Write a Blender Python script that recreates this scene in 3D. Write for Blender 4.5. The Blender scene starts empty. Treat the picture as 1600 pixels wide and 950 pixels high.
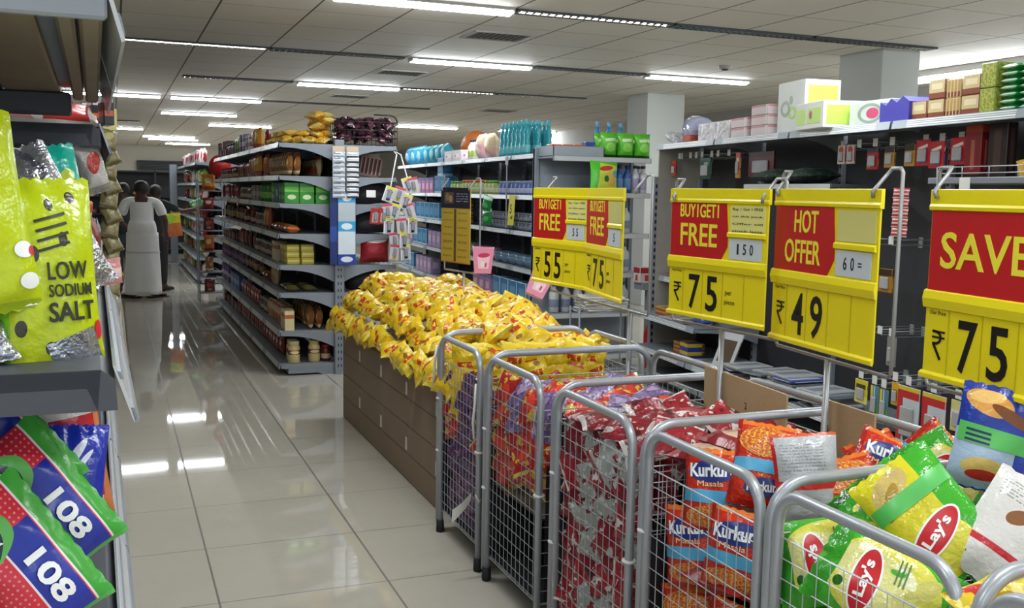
import bpy, bmesh, math, random
from mathutils import Vector, Matrix, Euler
SC = bpy.context.scene
C = SC.collection
rnd = random.Random(7)
PI = math.pi

# ---------------------------------------------------------------- camera, world, exposure
CAM_H = 1.55
f_px = 1550.99
def _unit(v):
    return Vector(v).normalized()
_Y = _unit((175-800, 290-475, f_px)); _X = _unit((4680-800, 370-475, f_px)); _Z = -_X.cross(_Y)
if _Z.y > 0: _Z = -_Z
_R = Matrix((_X, _Y, _Z))                      # camera (x right, y down, z forward) -> world
cam = bpy.data.cameras.new('camera'); cam.sensor_width = 36.0; cam.lens = 36.0*f_px/1600
cam.clip_start = 0.02; cam.clip_end = 100
camo = bpy.data.objects.new('camera', cam); C.objects.link(camo); SC.camera = camo
cx = _R @ Vector((1, 0, 0)); cy = _R @ Vector((0, -1, 0)); cz = _R @ Vector((0, 0, -1))
camo.matrix_world = Matrix(((cx.x, cy.x, cz.x, 0), (cx.y, cy.y, cz.y, 0), (cx.z, cy.z, cz.z, CAM_H), (0, 0, 0, 1)))

w = bpy.data.worlds.new('world'); SC.world = w; w.use_nodes = True
w.node_tree.nodes['Background'].inputs[0].default_value = (0.80, 0.90, 1.0, 1)
WORLD_STRENGTH = 0.75
w.node_tree.nodes['Background'].inputs[1].default_value = WORLD_STRENGTH
TUBE_STRENGTH = 44.0
GLINT_STRENGTH = 4.0
SC.view_settings.view_transform = 'Standard'; SC.view_settings.look = 'None'
SC.view_settings.exposure = 0.45; SC.view_settings.gamma = 1.0
SC.view_settings.use_curve_mapping = False
try:
    SC.cycles.use_denoising = True
    SC.cycles.max_bounces = 8
except Exception: pass

# ---------------------------------------------------------------- materials
def lin(c):
    if isinstance(c, str):
        c = c.lstrip('#'); c = tuple(int(c[i:i+2], 16)/255 for i in (0, 2, 4))
    return tuple((x/12.92 if x <= .04045 else ((x+.055)/1.055)**2.4) for x in c)+(1,)

class E:                                        # tiny expression wrapper over Math nodes
    def __init__(s, nt, k): s.nt = nt; s.k = k
    def _op(s, op, *a):
        n = s.nt.nodes.new('ShaderNodeMath'); n.operation = op
        for i, x in enumerate((s,)+a):
            if isinstance(x, E): s.nt.links.new(x.k, n.inputs[i])
            else: n.inputs[i].default_value = x
        return E(s.nt, n.outputs[0])
    def __add__(s, o): return s._op('ADD', o)
    def __sub__(s, o): return s._op('SUBTRACT', o)
    def __mul__(s, o): return s._op('MULTIPLY', o)
    def __truediv__(s, o): return s._op('DIVIDE', o)
    def fract(s): return s._op('FRACT')
    def abs(s): return s._op('ABSOLUTE')
    def lt(s, o): return s._op('LESS_THAN', o)
    def gt(s, o): return s._op('GREATER_THAN', o)
    def mn(s, o): return s._op('MINIMUM', o)
    def mx(s, o): return s._op('MAXIMUM', o)

def base_mat(name, rough=.5, metal=0., spec=.5):
    m = bpy.data.materials.new(name); m.use_nodes = True
    nt = m.node_tree; b = nt.nodes['Principled BSDF']
    b.inputs['Roughness'].default_value = rough; b.inputs['Metallic'].default_value = metal
    b.inputs['Specular IOR Level'].default_value = spec
    return m, nt, b
def coords(nt, kind):
    t = nt.nodes.new('ShaderNodeTexCoord'); s = nt.nodes.new('ShaderNodeSeparateXYZ')
    nt.links.new(t.outputs[kind], s.inputs[0])
    return t.outputs[kind], E(nt, s.outputs[0]), E(nt, s.outputs[1]), E(nt, s.outputs[2])
def noise(nt, vec, scale, detail=3, rough=.5):
    n = nt.nodes.new('ShaderNodeTexNoise'); n.inputs['Scale'].default_value = scale
    n.inputs['Detail'].default_value = detail; n.inputs['Roughness'].default_value = rough
    if vec is not None: nt.links.new(vec, n.inputs['Vector'])
    return E(nt, n.outputs[0])
def mix(nt, fac, a, b):
    n = nt.nodes.new('ShaderNodeMix'); n.data_type = 'RGBA'
    if isinstance(fac, E): nt.links.new(fac.k, n.inputs[0])
    else: n.inputs[0].default_value = fac
    for i, x in ((6, a), (7, b)):
        if isinstance(x, tuple): n.inputs[i].default_value = x
        else: nt.links.new(x, n.inputs[i])
    return n.outputs[2]
def add_bump(nt, b, h, strength, dist=.01):
    n = nt.nodes.new('ShaderNodeBump'); n.inputs['Strength'].default_value = strength; n.inputs['Distance'].default_value = dist
    nt.links.new(h.k if isinstance(h, E) else h, n.inputs['Height']); nt.links.new(n.outputs[0], b.inputs['Normal'])
MATS = {}
def mat(name, col, rough=.5, metal=0., var=.08, vs=8., bump=0., bs=40., spec=.5, emit=0., alpha=1., trans=0.):
    if name in MATS: return MATS[name]
    m, nt, b = base_mat(name, rough, metal, spec); c = lin(col)
    vec, x, y, z = coords(nt, 'Object')
    n = noise(nt, vec, vs)
    dark = tuple(k*(1-var) for k in c[:3])+(1,); light = tuple(min(1, k*(1+var)) for k in c[:3])+(1,)
    nt.links.new(mix(nt, n, dark, light), b.inputs['Base Color'])
    if bump: add_bump(nt, b, noise(nt, vec, bs), bump)
    if emit:
        b.inputs['Emission Color'].default_value = c; b.inputs['Emission Strength'].default_value = emit
    if trans: b.inputs['Transmission Weight'].default_value = trans
    if alpha < 1: b.inputs['Alpha'].default_value = alpha
    MATS[name] = m
    return m

def design(name, base, layers=(), rough=.28, foil=.35, fs=9., metal=0., var=.06):
    """printed wrapper: colour patches laid out in the pack's own UV (0..1 wide, 0..1 high)"""
    if name in MATS: return MATS[name]
    m, nt, b = base_mat(name, rough, metal)
    vec, u, v, _ = coords(nt, 'UV')
    ovec = coords(nt, 'Object')[0]
    c = lin(base); nz = noise(nt, ovec, 14)
    cur = mix(nt, nz, tuple(k*(1-var) for k in c[:3])+(1,), tuple(min(1, k*(1+var)) for k in c[:3])+(1,))
    for L in layers:
        k = L[0]; col = lin(L[-1])
        if k == 'u': fac = u.gt(L[1])*u.lt(L[2])
        elif k == 'v': fac = v.gt(L[1])*v.lt(L[2])
        elif k in ('ell', 'rect'):
            cu, cv, ru, rv, a = L[1:6]; ca, sa = math.cos(a), math.sin(a)
            du, dv = u-cu, v-cv
            p = (du*ca+dv*sa)/ru; q = (dv*ca-du*sa)/rv
            fac = (p*p+q*q).lt(1.) if k == 'ell' else p.abs().mx(q.abs()).lt(1.)
        elif k == 'noise':
            fac = noise(nt, vec, L[1], 2).gt(L[2])
        elif k == 'stripes':
            ax = u if L[1] == 'u' else v
            fac = (ax*L[2]).fract().lt(L[3])
        elif k == 'dots':
            pu = (u*L[1]).fract()-.5; pv = (v*L[2]).fract()-.5
            fac = (pu*pu+pv*pv).lt(L[3]*L[3])
        elif k == 'words':                      # rows of unreadable small print in a box: cu,cv,hu,hv,rows,cols
            cu, cv, hu, hv, rows, cols = L[1:7]
            inb = ((u-cu)/hu).abs().mx(((v-cv)/hv).abs()).lt(1.)
            row = ((v-cv)*(rows/(2*hv))+rows*.5).fract().lt(.45)
            n2 = noise(nt, vec, cols, 0).gt(.45)
            fac = inb*row*n2
        cur = mix(nt, fac, cur, col)
    nt.links.new(cur, b.inputs['Base Color'])
    if foil: add_bump(nt, b, noise(nt, ovec, fs, 4, .6), foil, .02)
    MATS[name] = m
    return m

# ---------------------------------------------------------------- mesh building
class MB:
    def __init__(s): s.v = []; s.f = []; s.uv = []; s.mi = []; s.sm = []
    def face(s, idx, uv=None, mi=0, sm=False):
        s.f.append(idx); s.uv.append(uv or [(0, 0), (1, 0), (1, 1), (0, 1)][:len(idx)] if len(idx) <= 4 else uv or [(.5, .5)]*len(idx))
        s.mi.append(mi); s.sm.append(sm)
    def box(s, x0, x1, y0, y1, z0, z1, mi=0, M=None, c=0.):
        if x0 > x1: x0, x1 = x1, x0
        if y0 > y1: y0, y1 = y1, y0
        if z0 > z1: z0, z1 = z1, z0
        o = len(s.v)
        if c <= 0:
            P = [(x, y, z) for z in (z0, z1) for y in (y0, y1) for x in (x0, x1)]
            F = [(0, 1, 5, 4), (1, 3, 7, 5), (3, 2, 6, 7), (2, 0, 4, 6), (4, 5, 7, 6), (2, 3, 1, 0)]
            for f in F: s.face([o+i for i in f], mi=mi)
        else:                                   # chamfered: each corner gets three vertices
            P = []; idx = {}
            for iz, z in enumerate((z0, z1)):
                for iy, y in enumerate((y0, y1)):
                    for ix, x in enumerate((x0, x1)):
                        sx, sy, sz = (c, -c)[ix], (c, -c)[iy], (c, -c)[iz]
                        for ax in range(3):
                            idx[ix, iy, iz, ax] = o+len(P)
                            P.append((x+(0 if ax == 0 else sx), y+(0 if ax == 1 else sy), z+(0 if ax == 2 else sz)))
            g = lambda a, ax: idx[a[0], a[1], a[2], ax]
            F = [((0,0,0),(1,0,0),(1,0,1),(0,0,1)), ((1,0,0),(1,1,0),(1,1,1),(1,0,1)), ((1,1,0),(0,1,0),(0,1,1),(1,1,1)),
                 ((0,1,0),(0,0,0),(0,0,1),(0,1,1)), ((0,0,1),(1,0,1),(1,1,1),(0,1,1)), ((0,1,0),(1,1,0),(1,0,0),(0,0,0))]
            AX = [1, 0, 1, 0, 2, 2]
            for f, ax in zip(F, AX): s.face([g(a, ax) for a in f], mi=mi)
            import itertools
            for a in itertools.product((0, 1), repeat=3):
                for ax in range(3):
                    if a[ax] == 0:
                        b2 = list(a); b2[ax] = 1; o1, o2 = [k for k in range(3) if k != ax]
                        s.face([g(a, o1), g(b2, o1), g(b2, o2), g(a, o2)], [(.01, .01), (.02, .01), (.02, .02), (.01, .02)], mi)
                s.face([g(a, 0), g(a, 1), g(a, 2)], [(.01, .01)]*3, mi)
        s.v += [tuple(M @ Vector(p)) for p in P] if M else P
        return s
    def tube(s, pts, r, n=8, closed=False, mi=0, caps=True):
        pts = [Vector(p) for p in pts]; o = len(s.v); m = len(pts)
        rr = r if isinstance(r, (list, tuple)) else [r]*m
        prev = None
        for i, p in enumerate(pts):
            a = pts[i-1] if (i > 0 or closed) else p; b = pts[(i+1) % m] if (i < m-1 or closed) else p
            t = (b-a).normalized() if (b-a).length > 1e-9 else Vector((0, 0, 1))
            if prev is None:
                q = Vector((0, 0, 1)) if abs(t.z) < .9 else Vector((1, 0, 0))
                e1 = t.cross(q).normalized()
            else:
                e1 = (prev-t*prev.dot(t)).normalized()
            prev = e1; e2 = t.cross(e1)
            for k in range(n):
                a2 = 2*PI*k/n
                s.v.append(tuple(p+(e1*math.cos(a2)+e2*math.sin(a2))*rr[i]))
        for i in range(m if closed else m-1):
            j = (i+1) % m
            for k in range(n):
                l = (k+1) % n
                s.face([o+i*n+k, o+i*n+l, o+j*n+l, o+j*n+k], [(k/n, i/m), ((k+1)/n, i/m), ((k+1)/n, (i+1)/m), (k/n, (i+1)/m)], mi, n > 4)
        if caps and not closed:
            s.face([o+k for k in range(n)][::-1], mi=mi); s.face([o+(m-1)*n+k for k in range(n)], mi=mi)
        return s
    def lathe(s, prof, n=14, c=(0, 0, 0), mi=0, caps=True, M=None, sx=1., sy=1.):
        o = len(s.v); m = len(prof); P = []
        for r, z in prof:
            for k in range(n):
                a = 2*PI*k/n; P.append((c[0]+r*sx*math.cos(a), c[1]+r*sy*math.sin(a), c[2]+z))
        s.v += [tuple(M @ Vector(p)) for p in P] if M else P
        zt = prof[-1][1]-prof[0][1] or 1
        for i in range(m-1):
            v0, v1 = (prof[i][1]-prof[0][1])/zt, (prof[i+1][1]-prof[0][1])/zt
            for k in range(n):
                l = (k+1) % n
                # u runs round twice so that the printed front shows from any side
                u0, u1 = (2*k/n) % 1.0, (2*k/n) % 1.0+2/n
                s.face([o+i*n+k, o+i*n+l, o+(i+1)*n+l, o+(i+1)*n+k], [(u0, v0), (u1, v0), (u1, v1), (u0, v1)], mi, True)
        if caps:
            if prof[0][0] > 1e-6: s.face([o+k for k in range(n)][::-1], mi=mi)
            if prof[-1][0] > 1e-6: s.face([o+(m-1)*n+k for k in range(n)], [(.5, .99)]*n, mi)
        return s
    def prism(s, poly, fn, t0, t1, mi=0):
        """poly (a,b) list extruded from t0 to t1; fn(a,b,t) -> xyz"""
        o = len(s.v); n = len(poly)
        s.v += [tuple(fn(a, b, t0)) for a, b in poly]+[tuple(fn(a, b, t1)) for a, b in poly]
        s.face(list(range(o, o+n))[::-1], [(.5, .5)]*n, mi); s.face(list(range(o+n, o+2*n)), [(.5, .5)]*n, mi)
        for i in range(n):
            j = (i+1) % n; s.face([o+i, o+j, o+n+j, o+n+i], mi=mi)
        return s
    def sheet(s, fn, nu, nv, mi=0, sm=True, flip=False, wrapu=False):
        o = len(s.v)
        for j in range(nv+1):
            for i in range(nu+1): s.v.append(tuple(fn(i/nu, j/nv)))
        for j in range(nv):
            for i in range(nu):
                a = o+j*(nu+1)+i; idx = [a, a+1, a+nu+2, a+nu+1]
                uv = [(i/nu, j/nv), ((i+1)/nu, j/nv), ((i+1)/nu, (j+1)/nv), (i/nu, (j+1)/nv)]
                if flip: idx = idx[::-1]; uv = uv[::-1]
                s.face(idx, uv, mi, sm)
        return s
    def mesh(s, name, mats):
        me = bpy.data.meshes.new(name); me.from_pydata(s.v, [], s.f)
        uvl = me.uv_layers.new(name='UVMap'); flat = [c for u in s.uv for p in u for c in p]
        uvl.data.foreach_set('uv', flat)
        me.polygons.foreach_set('material_index', s.mi); me.polygons.foreach_set('use_smooth', s.sm)
        for m in (mats if isinstance(mats, (list, tuple)) else [mats]): me.materials.append(m)
        me.validate(); me.update()
        return me
    def build(s, name, mats, parent=None, loc=None):
        o = bpy.data.objects.new(name, s.mesh(name, mats)); C.objects.link(o)
        if loc: o.location = loc
        if parent is not None: adopt(o, parent)
        return o
KIDS = {}
def adopt(o, p): o.parent = p; KIDS.setdefault(p.name, []).append(o)
def tag(o, label, cat, group=None, kind=None):
    if label: o['label'] = label
    if cat: o['category'] = cat
    if group: o['group'] = group
    elif 'group' in o: del o['group']
    if kind: o['kind'] = kind
    return o
def thing(name, label, cat, loc=(0, 0, 0), rz=0., group=None):
    o = bpy.data.objects.new(name, None); C.objects.link(o); o.empty_display_size = .05
    o.location = loc; o.rotation_euler = (0, 0, rz)
    return tag(o, label, cat, group)
def struct(o): o['kind'] = 'structure'; return o
def dup(o, parent=None):
    c = o.copy(); C.objects.link(c)
    if parent is not None: adopt(c, parent)
    for ch in KIDS.get(o.name, []): dup(ch, c)
    return c
PROTO = {}
def put(key, builder, loc, rot, label, cat, group=None, scale=None):
    """first of a kind is built, later ones are copies of it and its parts"""
    if key not in PROTO: PROTO[key] = o = builder()
    else: o = dup(PROTO[key])
    o.location = loc
    o.rotation_euler = rot.to_euler() if isinstance(rot, Matrix) else (rot if isinstance(rot, (tuple, list, Euler)) else (0, 0, rot))
    if scale: o.scale = (scale,)*3 if not isinstance(scale, tuple) else scale
    return tag(o, label, cat, group)
def frame(n, up=(0, 0, 1), roll=0.):
    """rotation whose local z is n and whose local y leans to up"""
    n = Vector(n).normalized(); up = Vector(up); x = up.cross(n)
    if x.length < 1e-4: x = Vector((1, 0, 0)).cross(n)
    x.normalize(); y = n.cross(x)
    R = Matrix((x, y, n)).transposed()
    return R @ Matrix.Rotation(roll, 3, 'Z')
def arc(c, e1, e2, r, a0, a1, n=6):
    c = Vector(c); e1 = Vector(e1); e2 = Vector(e2)
    return [c+e1*(r*math.cos(a0+(a1-a0)*i/n))+e2*(r*math.sin(a0+(a1-a0)*i/n)) for i in range(n+1)]

# ---------------------------------------------------------------- lettering
_TX = {}
def text_mesh(s, bold=0.):
    """glyph outlines fitted to a unit box, thickness 0..1: (verts, faces)"""
    if (s, bold) in _TX: return _TX[s, bold]
    cu = bpy.data.curves.new('glyphs', 'FONT'); cu.body = s; cu.offset = bold; cu.extrude = .02; cu.resolution_u = 3
    cu.align_x = 'CENTER'; cu.space_line = .8
    o = bpy.data.objects.new('glyphs', cu); C.objects.link(o)
    dg = bpy.context.evaluated_depsgraph_get(); dg.update()
    me = bpy.data.meshes.new_from_object(o.evaluated_get(dg))
    v = [tuple(p.co) for p in me.vertices]; f = [tuple(p.vertices) for p in me.polygons]
    bpy.data.objects.remove(o); bpy.data.curves.remove(cu); bpy.data.meshes.remove(me)
    lo = [min(p[i] for p in v) for i in range(3)]; hi = [max(p[i] for p in v) for i in range(3)]
    v = [tuple((p[i]-lo[i])/max(hi[i]-lo[i], 1e-6) for i in range(3)) for p in v]
    _TX[s, bold] = (v, f)
    return v, f
def letters(s, x, y, w_, h_, m, parent, fn=None, bold=.02, depth=.0012, name='lettering', rot=0.):
    """text centred at x,y in a w_ by h_ box; fn maps (x,y,z) to parent space (default: local xy plane)"""
    v, f = text_mesh(s, bold); mb = MB(); ca, sa = math.cos(rot), math.sin(rot)
    for p in v:
        a, b = (p[0]-.5)*w_, (p[1]-.5)*h_
        q = (x+a*ca-b*sa, y+a*sa+b*ca, p[2]*depth)
        mb.v.append(tuple(fn(*q)) if fn else q)
    for t in f: mb.face(list(t), [(.5, .5)]*len(t))
    return mb.build(name, m, parent)

# ---------------------------------------------------------------- packs
class Pillow:
    """sealed foil bag, local x wide, y high, z thick"""
    def __init__(s, w, h, t, seed=0, wr=.05, seal=.055, pull=.06):
        s.w, s.h, s.t, s.wr, s.seal, s.pull = w, h, t, wr, seal, pull
        r = random.Random(seed)
        s.k = [(r.uniform(2, 5), r.uniform(2, 5), r.uniform(0, 6.28), r.uniform(2, 6)*r.choice((-1, 1))) for _ in range(4)]
    def pt(s, u, v, side=1, off=0.):
        vv = min(1, abs(v)/(1-s.seal))
        b = max(0, 1-vv**3)**.72*max(0, 1-abs(u)**2.8)**.62
        edge = max(0, 1-abs(u)**4)*max(0, 1-vv**6)
        z = s.t*.5*b
        nz = sum(math.sin(a*u*1.3+c*v*1.3+p) for a, q, p, c in s.k)/4
        z += s.t*s.wr*nz*edge
        z += s.t*.07*math.sin(u*11+s.k[0][2])*vv**5*(1-abs(u))*(1 if vv < 1 else .3)
        x = u*s.w/2*(1-s.pull*(1-vv**2)); y = v*s.h/2*(1-.02*math.cos(u*1.6)*0)
        bend = s.t*.10*math.sin(s.k[1][2]+v*1.2)*vv**2
        return Vector((x, y, side*(z+off)+bend))
    def mb(s, nu=10, nv=14, zig=True):
        m = MB()
        def P(side):
            def fn(a, b):
                v = -1+2*b; 
                # cluster rows close to the seals
                v = math.copysign(abs(v)**.8, v)
                p = s.pt(-1+2*a, v, side)
                if zig and b in (0., 1.): p.y += (1 if int(round(a*nu)) % 2 else -1)*s.h*.008
                return p
            return fn
        m.sheet(P(1), nu, nv); m.sheet(P(-1), nu, nv, flip=True)
        return m
def on_bag(bag, ang=0.):
    """maps flat (x,y,z) in metres on the bag's face to its curved surface"""
    def fn(x, y, z):
        u = max(-.97, min(.97, x/(bag.w/2*(1-bag.pull)))); v = max(-.97, min(.97, y/(bag.h/2)))
        return bag.pt(u, v, 1, z+.0022)
    return fn
def patch(bag, x, y, w_, h_, m, parent, name, rot=0., round_=False, off=.0012, n=10):
    """printed panel lying on a bag face"""
    fn = on_bag(bag); ca, sa = math.cos(rot), math.sin(rot); mb = MB()
    def g(a, b):
        p, q = (a-.5)*2, (b-.5)*2
        if round_: p, q = p*math.sqrt(max(0, 1-q*q/2)), q*math.sqrt(max(0, 1-p*p/2))
        p *= w_/2; q *= h_/2
        return fn(x+p*ca-q*sa, y+p*sa+q*ca, off-.0016)
    mb.sheet(g, n, n)
    return mb.build(name, m, parent)

# ================================================================ ROOM
GREY = mat('shelf_grey_paint', '#8e949c', .42, .0, .05, 5)
DARKGREY = mat('dark_grey_paint', '#4a4d55', .5, 0, .08, 6)
STEEL = mat('tube_steel', '#a9adb3', .33, .35, .08, 20)
WIRE = mat('wire_steel', '#b3b7bb', .35, .5, .06, 20)
BLACKRUB = mat('black_rubber', '#17171a', .7, 0, .1)
def floor_mat():
    m, nt, b = base_mat('glossy_floor_tiles', .12, 0, .55)
    vec, x, y, z = coords(nt, 'Object')
    gx = ((x-.335)/.65).fract(); gy = ((y-.12)/.6).fract()
    g = gx.mn(gx*-1.+1.)*.65; h = gy.mn(gy*-1.+1.)*.6
    line = g.lt(.0042).mx(h.lt(.0028))
    n = noise(nt, vec, 2.2, 5, .6); n2 = noise(nt, vec, 30, 3)
    c = mix(nt, n, lin('#bab4a6'), lin('#c9c3b6')); c = mix(nt, n2*.25, c, lin('#aea797'))
    nt.links.new(mix(nt, line, c, lin('#6d675f')), b.inputs['Base Color'])
    r = n*.03+.015
    nt.links.new((r+line*.4).k, b.inputs['Roughness'])
    add_bump(nt, b, line*-1., .25, .002)
    return m
def ceiling_mat():
    m, nt, b = base_mat('ceiling_tiles', .62, 0, .35)
    vec, x, y, z = coords(nt, 'Object')
    gx = ((x-.10)/.70).fract(); gy = ((y-7.30)/.7675).fract()
    g = gx.mn(gx*-1.+1.)*.70; h = gy.mn(gy*-1.+1.)*.7675
    lx = g.lt(.008); ly = h.lt(.005)
    n = noise(nt, vec, 1.3, 3); 
    # each panel weathers a little differently
    wn = nt.nodes.new('ShaderNodeTexWhiteNoise'); wn.noise_dimensions = '2D'
    cb = nt.nodes.new('ShaderNodeCombineXYZ')
    nt.links.new((((x-.10)/.70)._op('FLOOR')).k, cb.inputs[0]); nt.links.new((((y-7.30)/.7675)._op('FLOOR')).k, cb.inputs[1])
    nt.links.new(cb.outputs[0], wn.inputs['Vector'])
    t = n*.5+E(nt, wn.outputs[0])*.5
    c = mix(nt, t, lin('#ebe4d8'), lin('#f4efe6'))
    c = mix(nt, ly, c, lin('#8f887e')); c = mix(nt, lx, c, lin('#625b53'))
    nt.links.new(c, b.inputs['Base Color'])
    add_bump(nt, b, lx.mx(ly)*-1.+n*.25, .3, .004)
    return m
m = MB(); m.box(-7, 9.4, -4, 37, -.1, 0); struct(m.build('floor', floor_mat()))
CH = 2.95
m = MB(); m.box(-7, 9.4, -4, 37, CH, CH+.1); struct(m.build('ceiling', ceiling_mat()))
WALL = mat('cream_wall_paint', '#d6d0c2', .7, 0, .05, 2)
COLM = mat('pale_column_paint', '#c9ccc8', .6, 0, .05, 2)
m = MB(); m.box(-7, 9.4, 37, 37.2, 0, CH); struct(m.build('wall_back', WALL))
m = MB(); m.box(9.4, 9.6, -4, 37, 0, CH); struct(m.build('wall_right', mat('grey_wall_paint', '#a9a7a2', .7, 0, .06, 2)))
m = MB(); m.box(-7.2, -7, -4, 37, 0, CH); struct(m.build('wall_left', WALL))
for i, (x0, x1, y0, y1, lab) in enumerate(((6.87, 7.46, 12.2, 12.78, 'a'), (6.70, 7.15, 7.5, 8.1, 'b'))):
    m = MB(); m.box(x0, x1, y0, y1, 0, CH, c=.006); struct(m.build('trim_%d' % (i+1), COLM))['label'] = ('square pale column behind the end of the toiletries shelving', 'square white column rising behind the top of the pegboard shelving')[i]

# ---------------------------------------------------------------- ceiling lights
TUBE = mat('lit_tube', '#f4fbff', .4, 0, .0, 1, emit=TUBE_STRENGTH)
GLINT = mat('dim_tube', '#fff4e6', .4, 0, .0, 1, emit=GLINT_STRENGTH)
LOUV = mat('louvre_aluminium', '#c2c2c0', .22, .9, .05)
LHOUS = mat('light_housing', '#b9b7b2', .45, 0, .05)
DEADT = mat('unlit_tube', '#77756f', .4, 0, .05)
def light_fixture(kind):
    L = 1.38; r = bpy.data.objects.new('ceiling_light', None); C.objects.link(r)
    W = .085 if kind == 'lit' else .075
    D = .04 if kind == 'lit' else .018
    m = MB()
    D2 = .02 if kind == 'lit' else D
    m.box(-L/2, L/2, -W, -W+.012, -D2, 0); m.box(-L/2, L/2, W-.012, W, -D2, 0)
    m.box(-L/2, -L/2+.012, -W, W, -D, 0); m.box(L/2-.012, L/2, -W, W, -D, 0); m.box(-L/2, L/2, -W, W, -.004, 0)
    m.build('frame', LHOUS if kind == 'lit' else DARKGREY, r)
    if kind == 'lit':
        m = MB()
        def fn(a, b):
            an = PI*(b*1.0); return Vector((-L/2+.014+a*(L-.028), -math.cos(an)*(W-.012), -.016-math.sin(an)*.034))
        m.sheet(fn, 1, 8, sm=True); m.build('diffuser', TUBE, r)
    else:
        m = MB(); m.tube([(-L/2+.03, 0, -.012), (L/2-.03, 0, -.012)], .008, 8)
        m.build('tube', GLINT if kind == 'glint' else DEADT, r)
        m = MB(); n = 22                        # parabolic cross fins
        for i in range(n):
            x = -L/2+.03+(L-.06)*i/(n-1)
            m.prism([(-.012, 0), (-.004, -.016), (0, -.022), (.004, -.016), (.012, 0)], lambda a, b, t, x=x: (x+a, t, b-.002), -W+.013, W-.013)
        m.build('louvre', LOUV, r)
    return r
ROWS = {4.23: 'ddlddldd', 1.16: 'dlddlddd', -1.9: 'llddlddd'}
# per row: (centre x, kind, words telling which)
LIGHTS = []
def lrow(y, segs):
    for x0, k in segs: LIGHTS.append((x0+.70, y, k))
lrow(7.30, [(1.5, 'lit'), (2.9, 'glint'), (4.3, 'dark'), (5.7, 'dark'), (.1, 'dark')])
lrow(10.37, [(.1, 'glint'), (1.5, 'dark'), (2.95, 'lit'), (4.38, 'dark'), (5.8, 'lit')])
lrow(13.40, [(.1, 'dark'), (.85, 'dark'), (2.28, 'lit'), (3.68, 'glint'), (5.1, 'dark')])
lrow(16.50, [(-.66, 'lit'), (.86, 'lit'), (2.26, 'dark'), (3.66, 'dark')])
lrow(19.95, [(.87, 'lit')]); lrow(20.9, [(5.65, 'lit'), (8.0, 'lit')])
lrow(23.2, [(2.0, 'lit'), (-.8, 'dark')]); lrow(26.0, [(-.65, 'lit'), (4.4, 'lit')]); lrow(29.5, [(.8, 'lit')])
lrow(31.0, [(1.0, 'lit')]); lrow(34.0, [(1.6, 'lit')]); lrow(4.23, [(3.0, 'lit'), (.1, 'lit'), (5.8, 'lit')]); lrow(1.16, [(.9, 'lit'), (3.6, 'lit'), (-2, 'lit')]); lrow(-1.9, [(-1.6, 'lit'), (1.5, 'lit'), (4.3, 'lit')])  # farthest row and some unseen lamps overhead added to brighten wall and ceiling
ORD = ['first', 'second', 'third', 'fourth', 'fifth', 'sixth', 'seventh', 'eighth', 'ninth', 'tenth', 'eleventh', 'twelfth', 'thirteenth']
ys = sorted({y for x, y, k in LIGHTS if y > 5})
KW = {'lit': 'lit white fluorescent ceiling light', 'glint': 'dim glinting louvred ceiling light', 'dark': 'unlit dark louvred ceiling light'}
same = {}
for x, y, k in sorted(LIGHTS):
    q = same.setdefault((y, k), []); q.append(x)
tot = {kk: len(v) for kk, v in same.items()}; seen = {}
for x, y, k in sorted(LIGHTS):
    if y == 13.40 and k == 'dark' and abs(x-.8) < .1: continue
    if y > 5:
        lab = KW[k]+' in the %s row of ceiling lights from the front' % ORD[ys.index(y)]
        if tot[y, k] > 1:
            seen[y, k] = seen.get((y, k), 0)+1
            lab = ORD[seen[y, k]-1]+' '+lab+', counted from the aisle side'
            lab = '%s %s in light row %s, from the aisle side' % (ORD[seen[y, k]-1], KW[k], ORD[ys.index(y)])
    else:
        lab = KW[k]+' unseen above the shopper, %s' % ('over the wire bins' if y > 3 else 'behind the wire bins' if y > 0 else 'at the start of the aisle')
    put('light_'+k, lambda k=k: light_fixture(k), (x, y, CH), 0, lab, 'ceiling light', 'ceiling lights' if y > 5 else 'ceiling lights overhead')
# long tube lamp running along the aisle direction on the right
r = thing('tube_lamp', 'long white tube lamp running beside the white column', 'ceiling light', (8.25, 7.9, CH-.10))
m = MB(); m.box(-.05, .05, -.9, .9, .03, .10); m.build('housing', LHOUS, r)
m = MB(); m.tube([(0, -.88, 0), (0, .88, 0)], .035, 10); m.build('tube', TUBE, r)
# air vents, smoke detector, access panels
def vent(sx, sy):
    r = bpy.data.objects.new('air_vent', None); C.objects.link(r)
    m = MB(); t = .03
    m.box(-sx, sx, -sy, -sy+t, -.012, 0); m.box(-sx, sx, sy-t, sy, -.012, 0); m.box(-sx, -sx+t, -sy, sy, -.012, 0); m.box(sx-t, sx, -sy, sy, -.012, 0)
    m.build('frame', LHOUS, r)
    m = MB(); m.box(-sx+t, sx-t, -sy+t, sy-t, -.003, 0); m.build('duct', BLACKRUB, r)
    m = MB(); n = 9
    for i in range(n):
        x = -sx+t+(2*sx-2*t)*(i+.5)/n
        m.prism([(-.008, -.001), (.010, -.010), (.012, -.008), (-.006, .0)], lambda a, b, q, x=x: (x+a, q, b), -sy+t, sy-t)
    m.build('slat', mat('vent_slat', '#6f6c66', .5), r)
    return r
put('vent', lambda: vent(.28, .22), (3.25, 8.55, CH), 0, 'square slatted air vent beside the brightest ceiling light', 'air vent')
put('vent', None, (3.22, 11.7, CH), 0, 'square slatted air vent between second and third light rows', 'air vent')
put('vent', None, (3.35, 15.0, CH), 0, 'small dark air vent above the dark sachet crate', 'air vent')
put('vent', None, (6.2, 16.2, CH), 0, 'dark air vent above the turquoise bottles', 'air vent')
r = thing('smoke_detector', 'small round smoke detector on the grey ceiling', 'smoke detector', (6.17, 9.3, CH))
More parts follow.
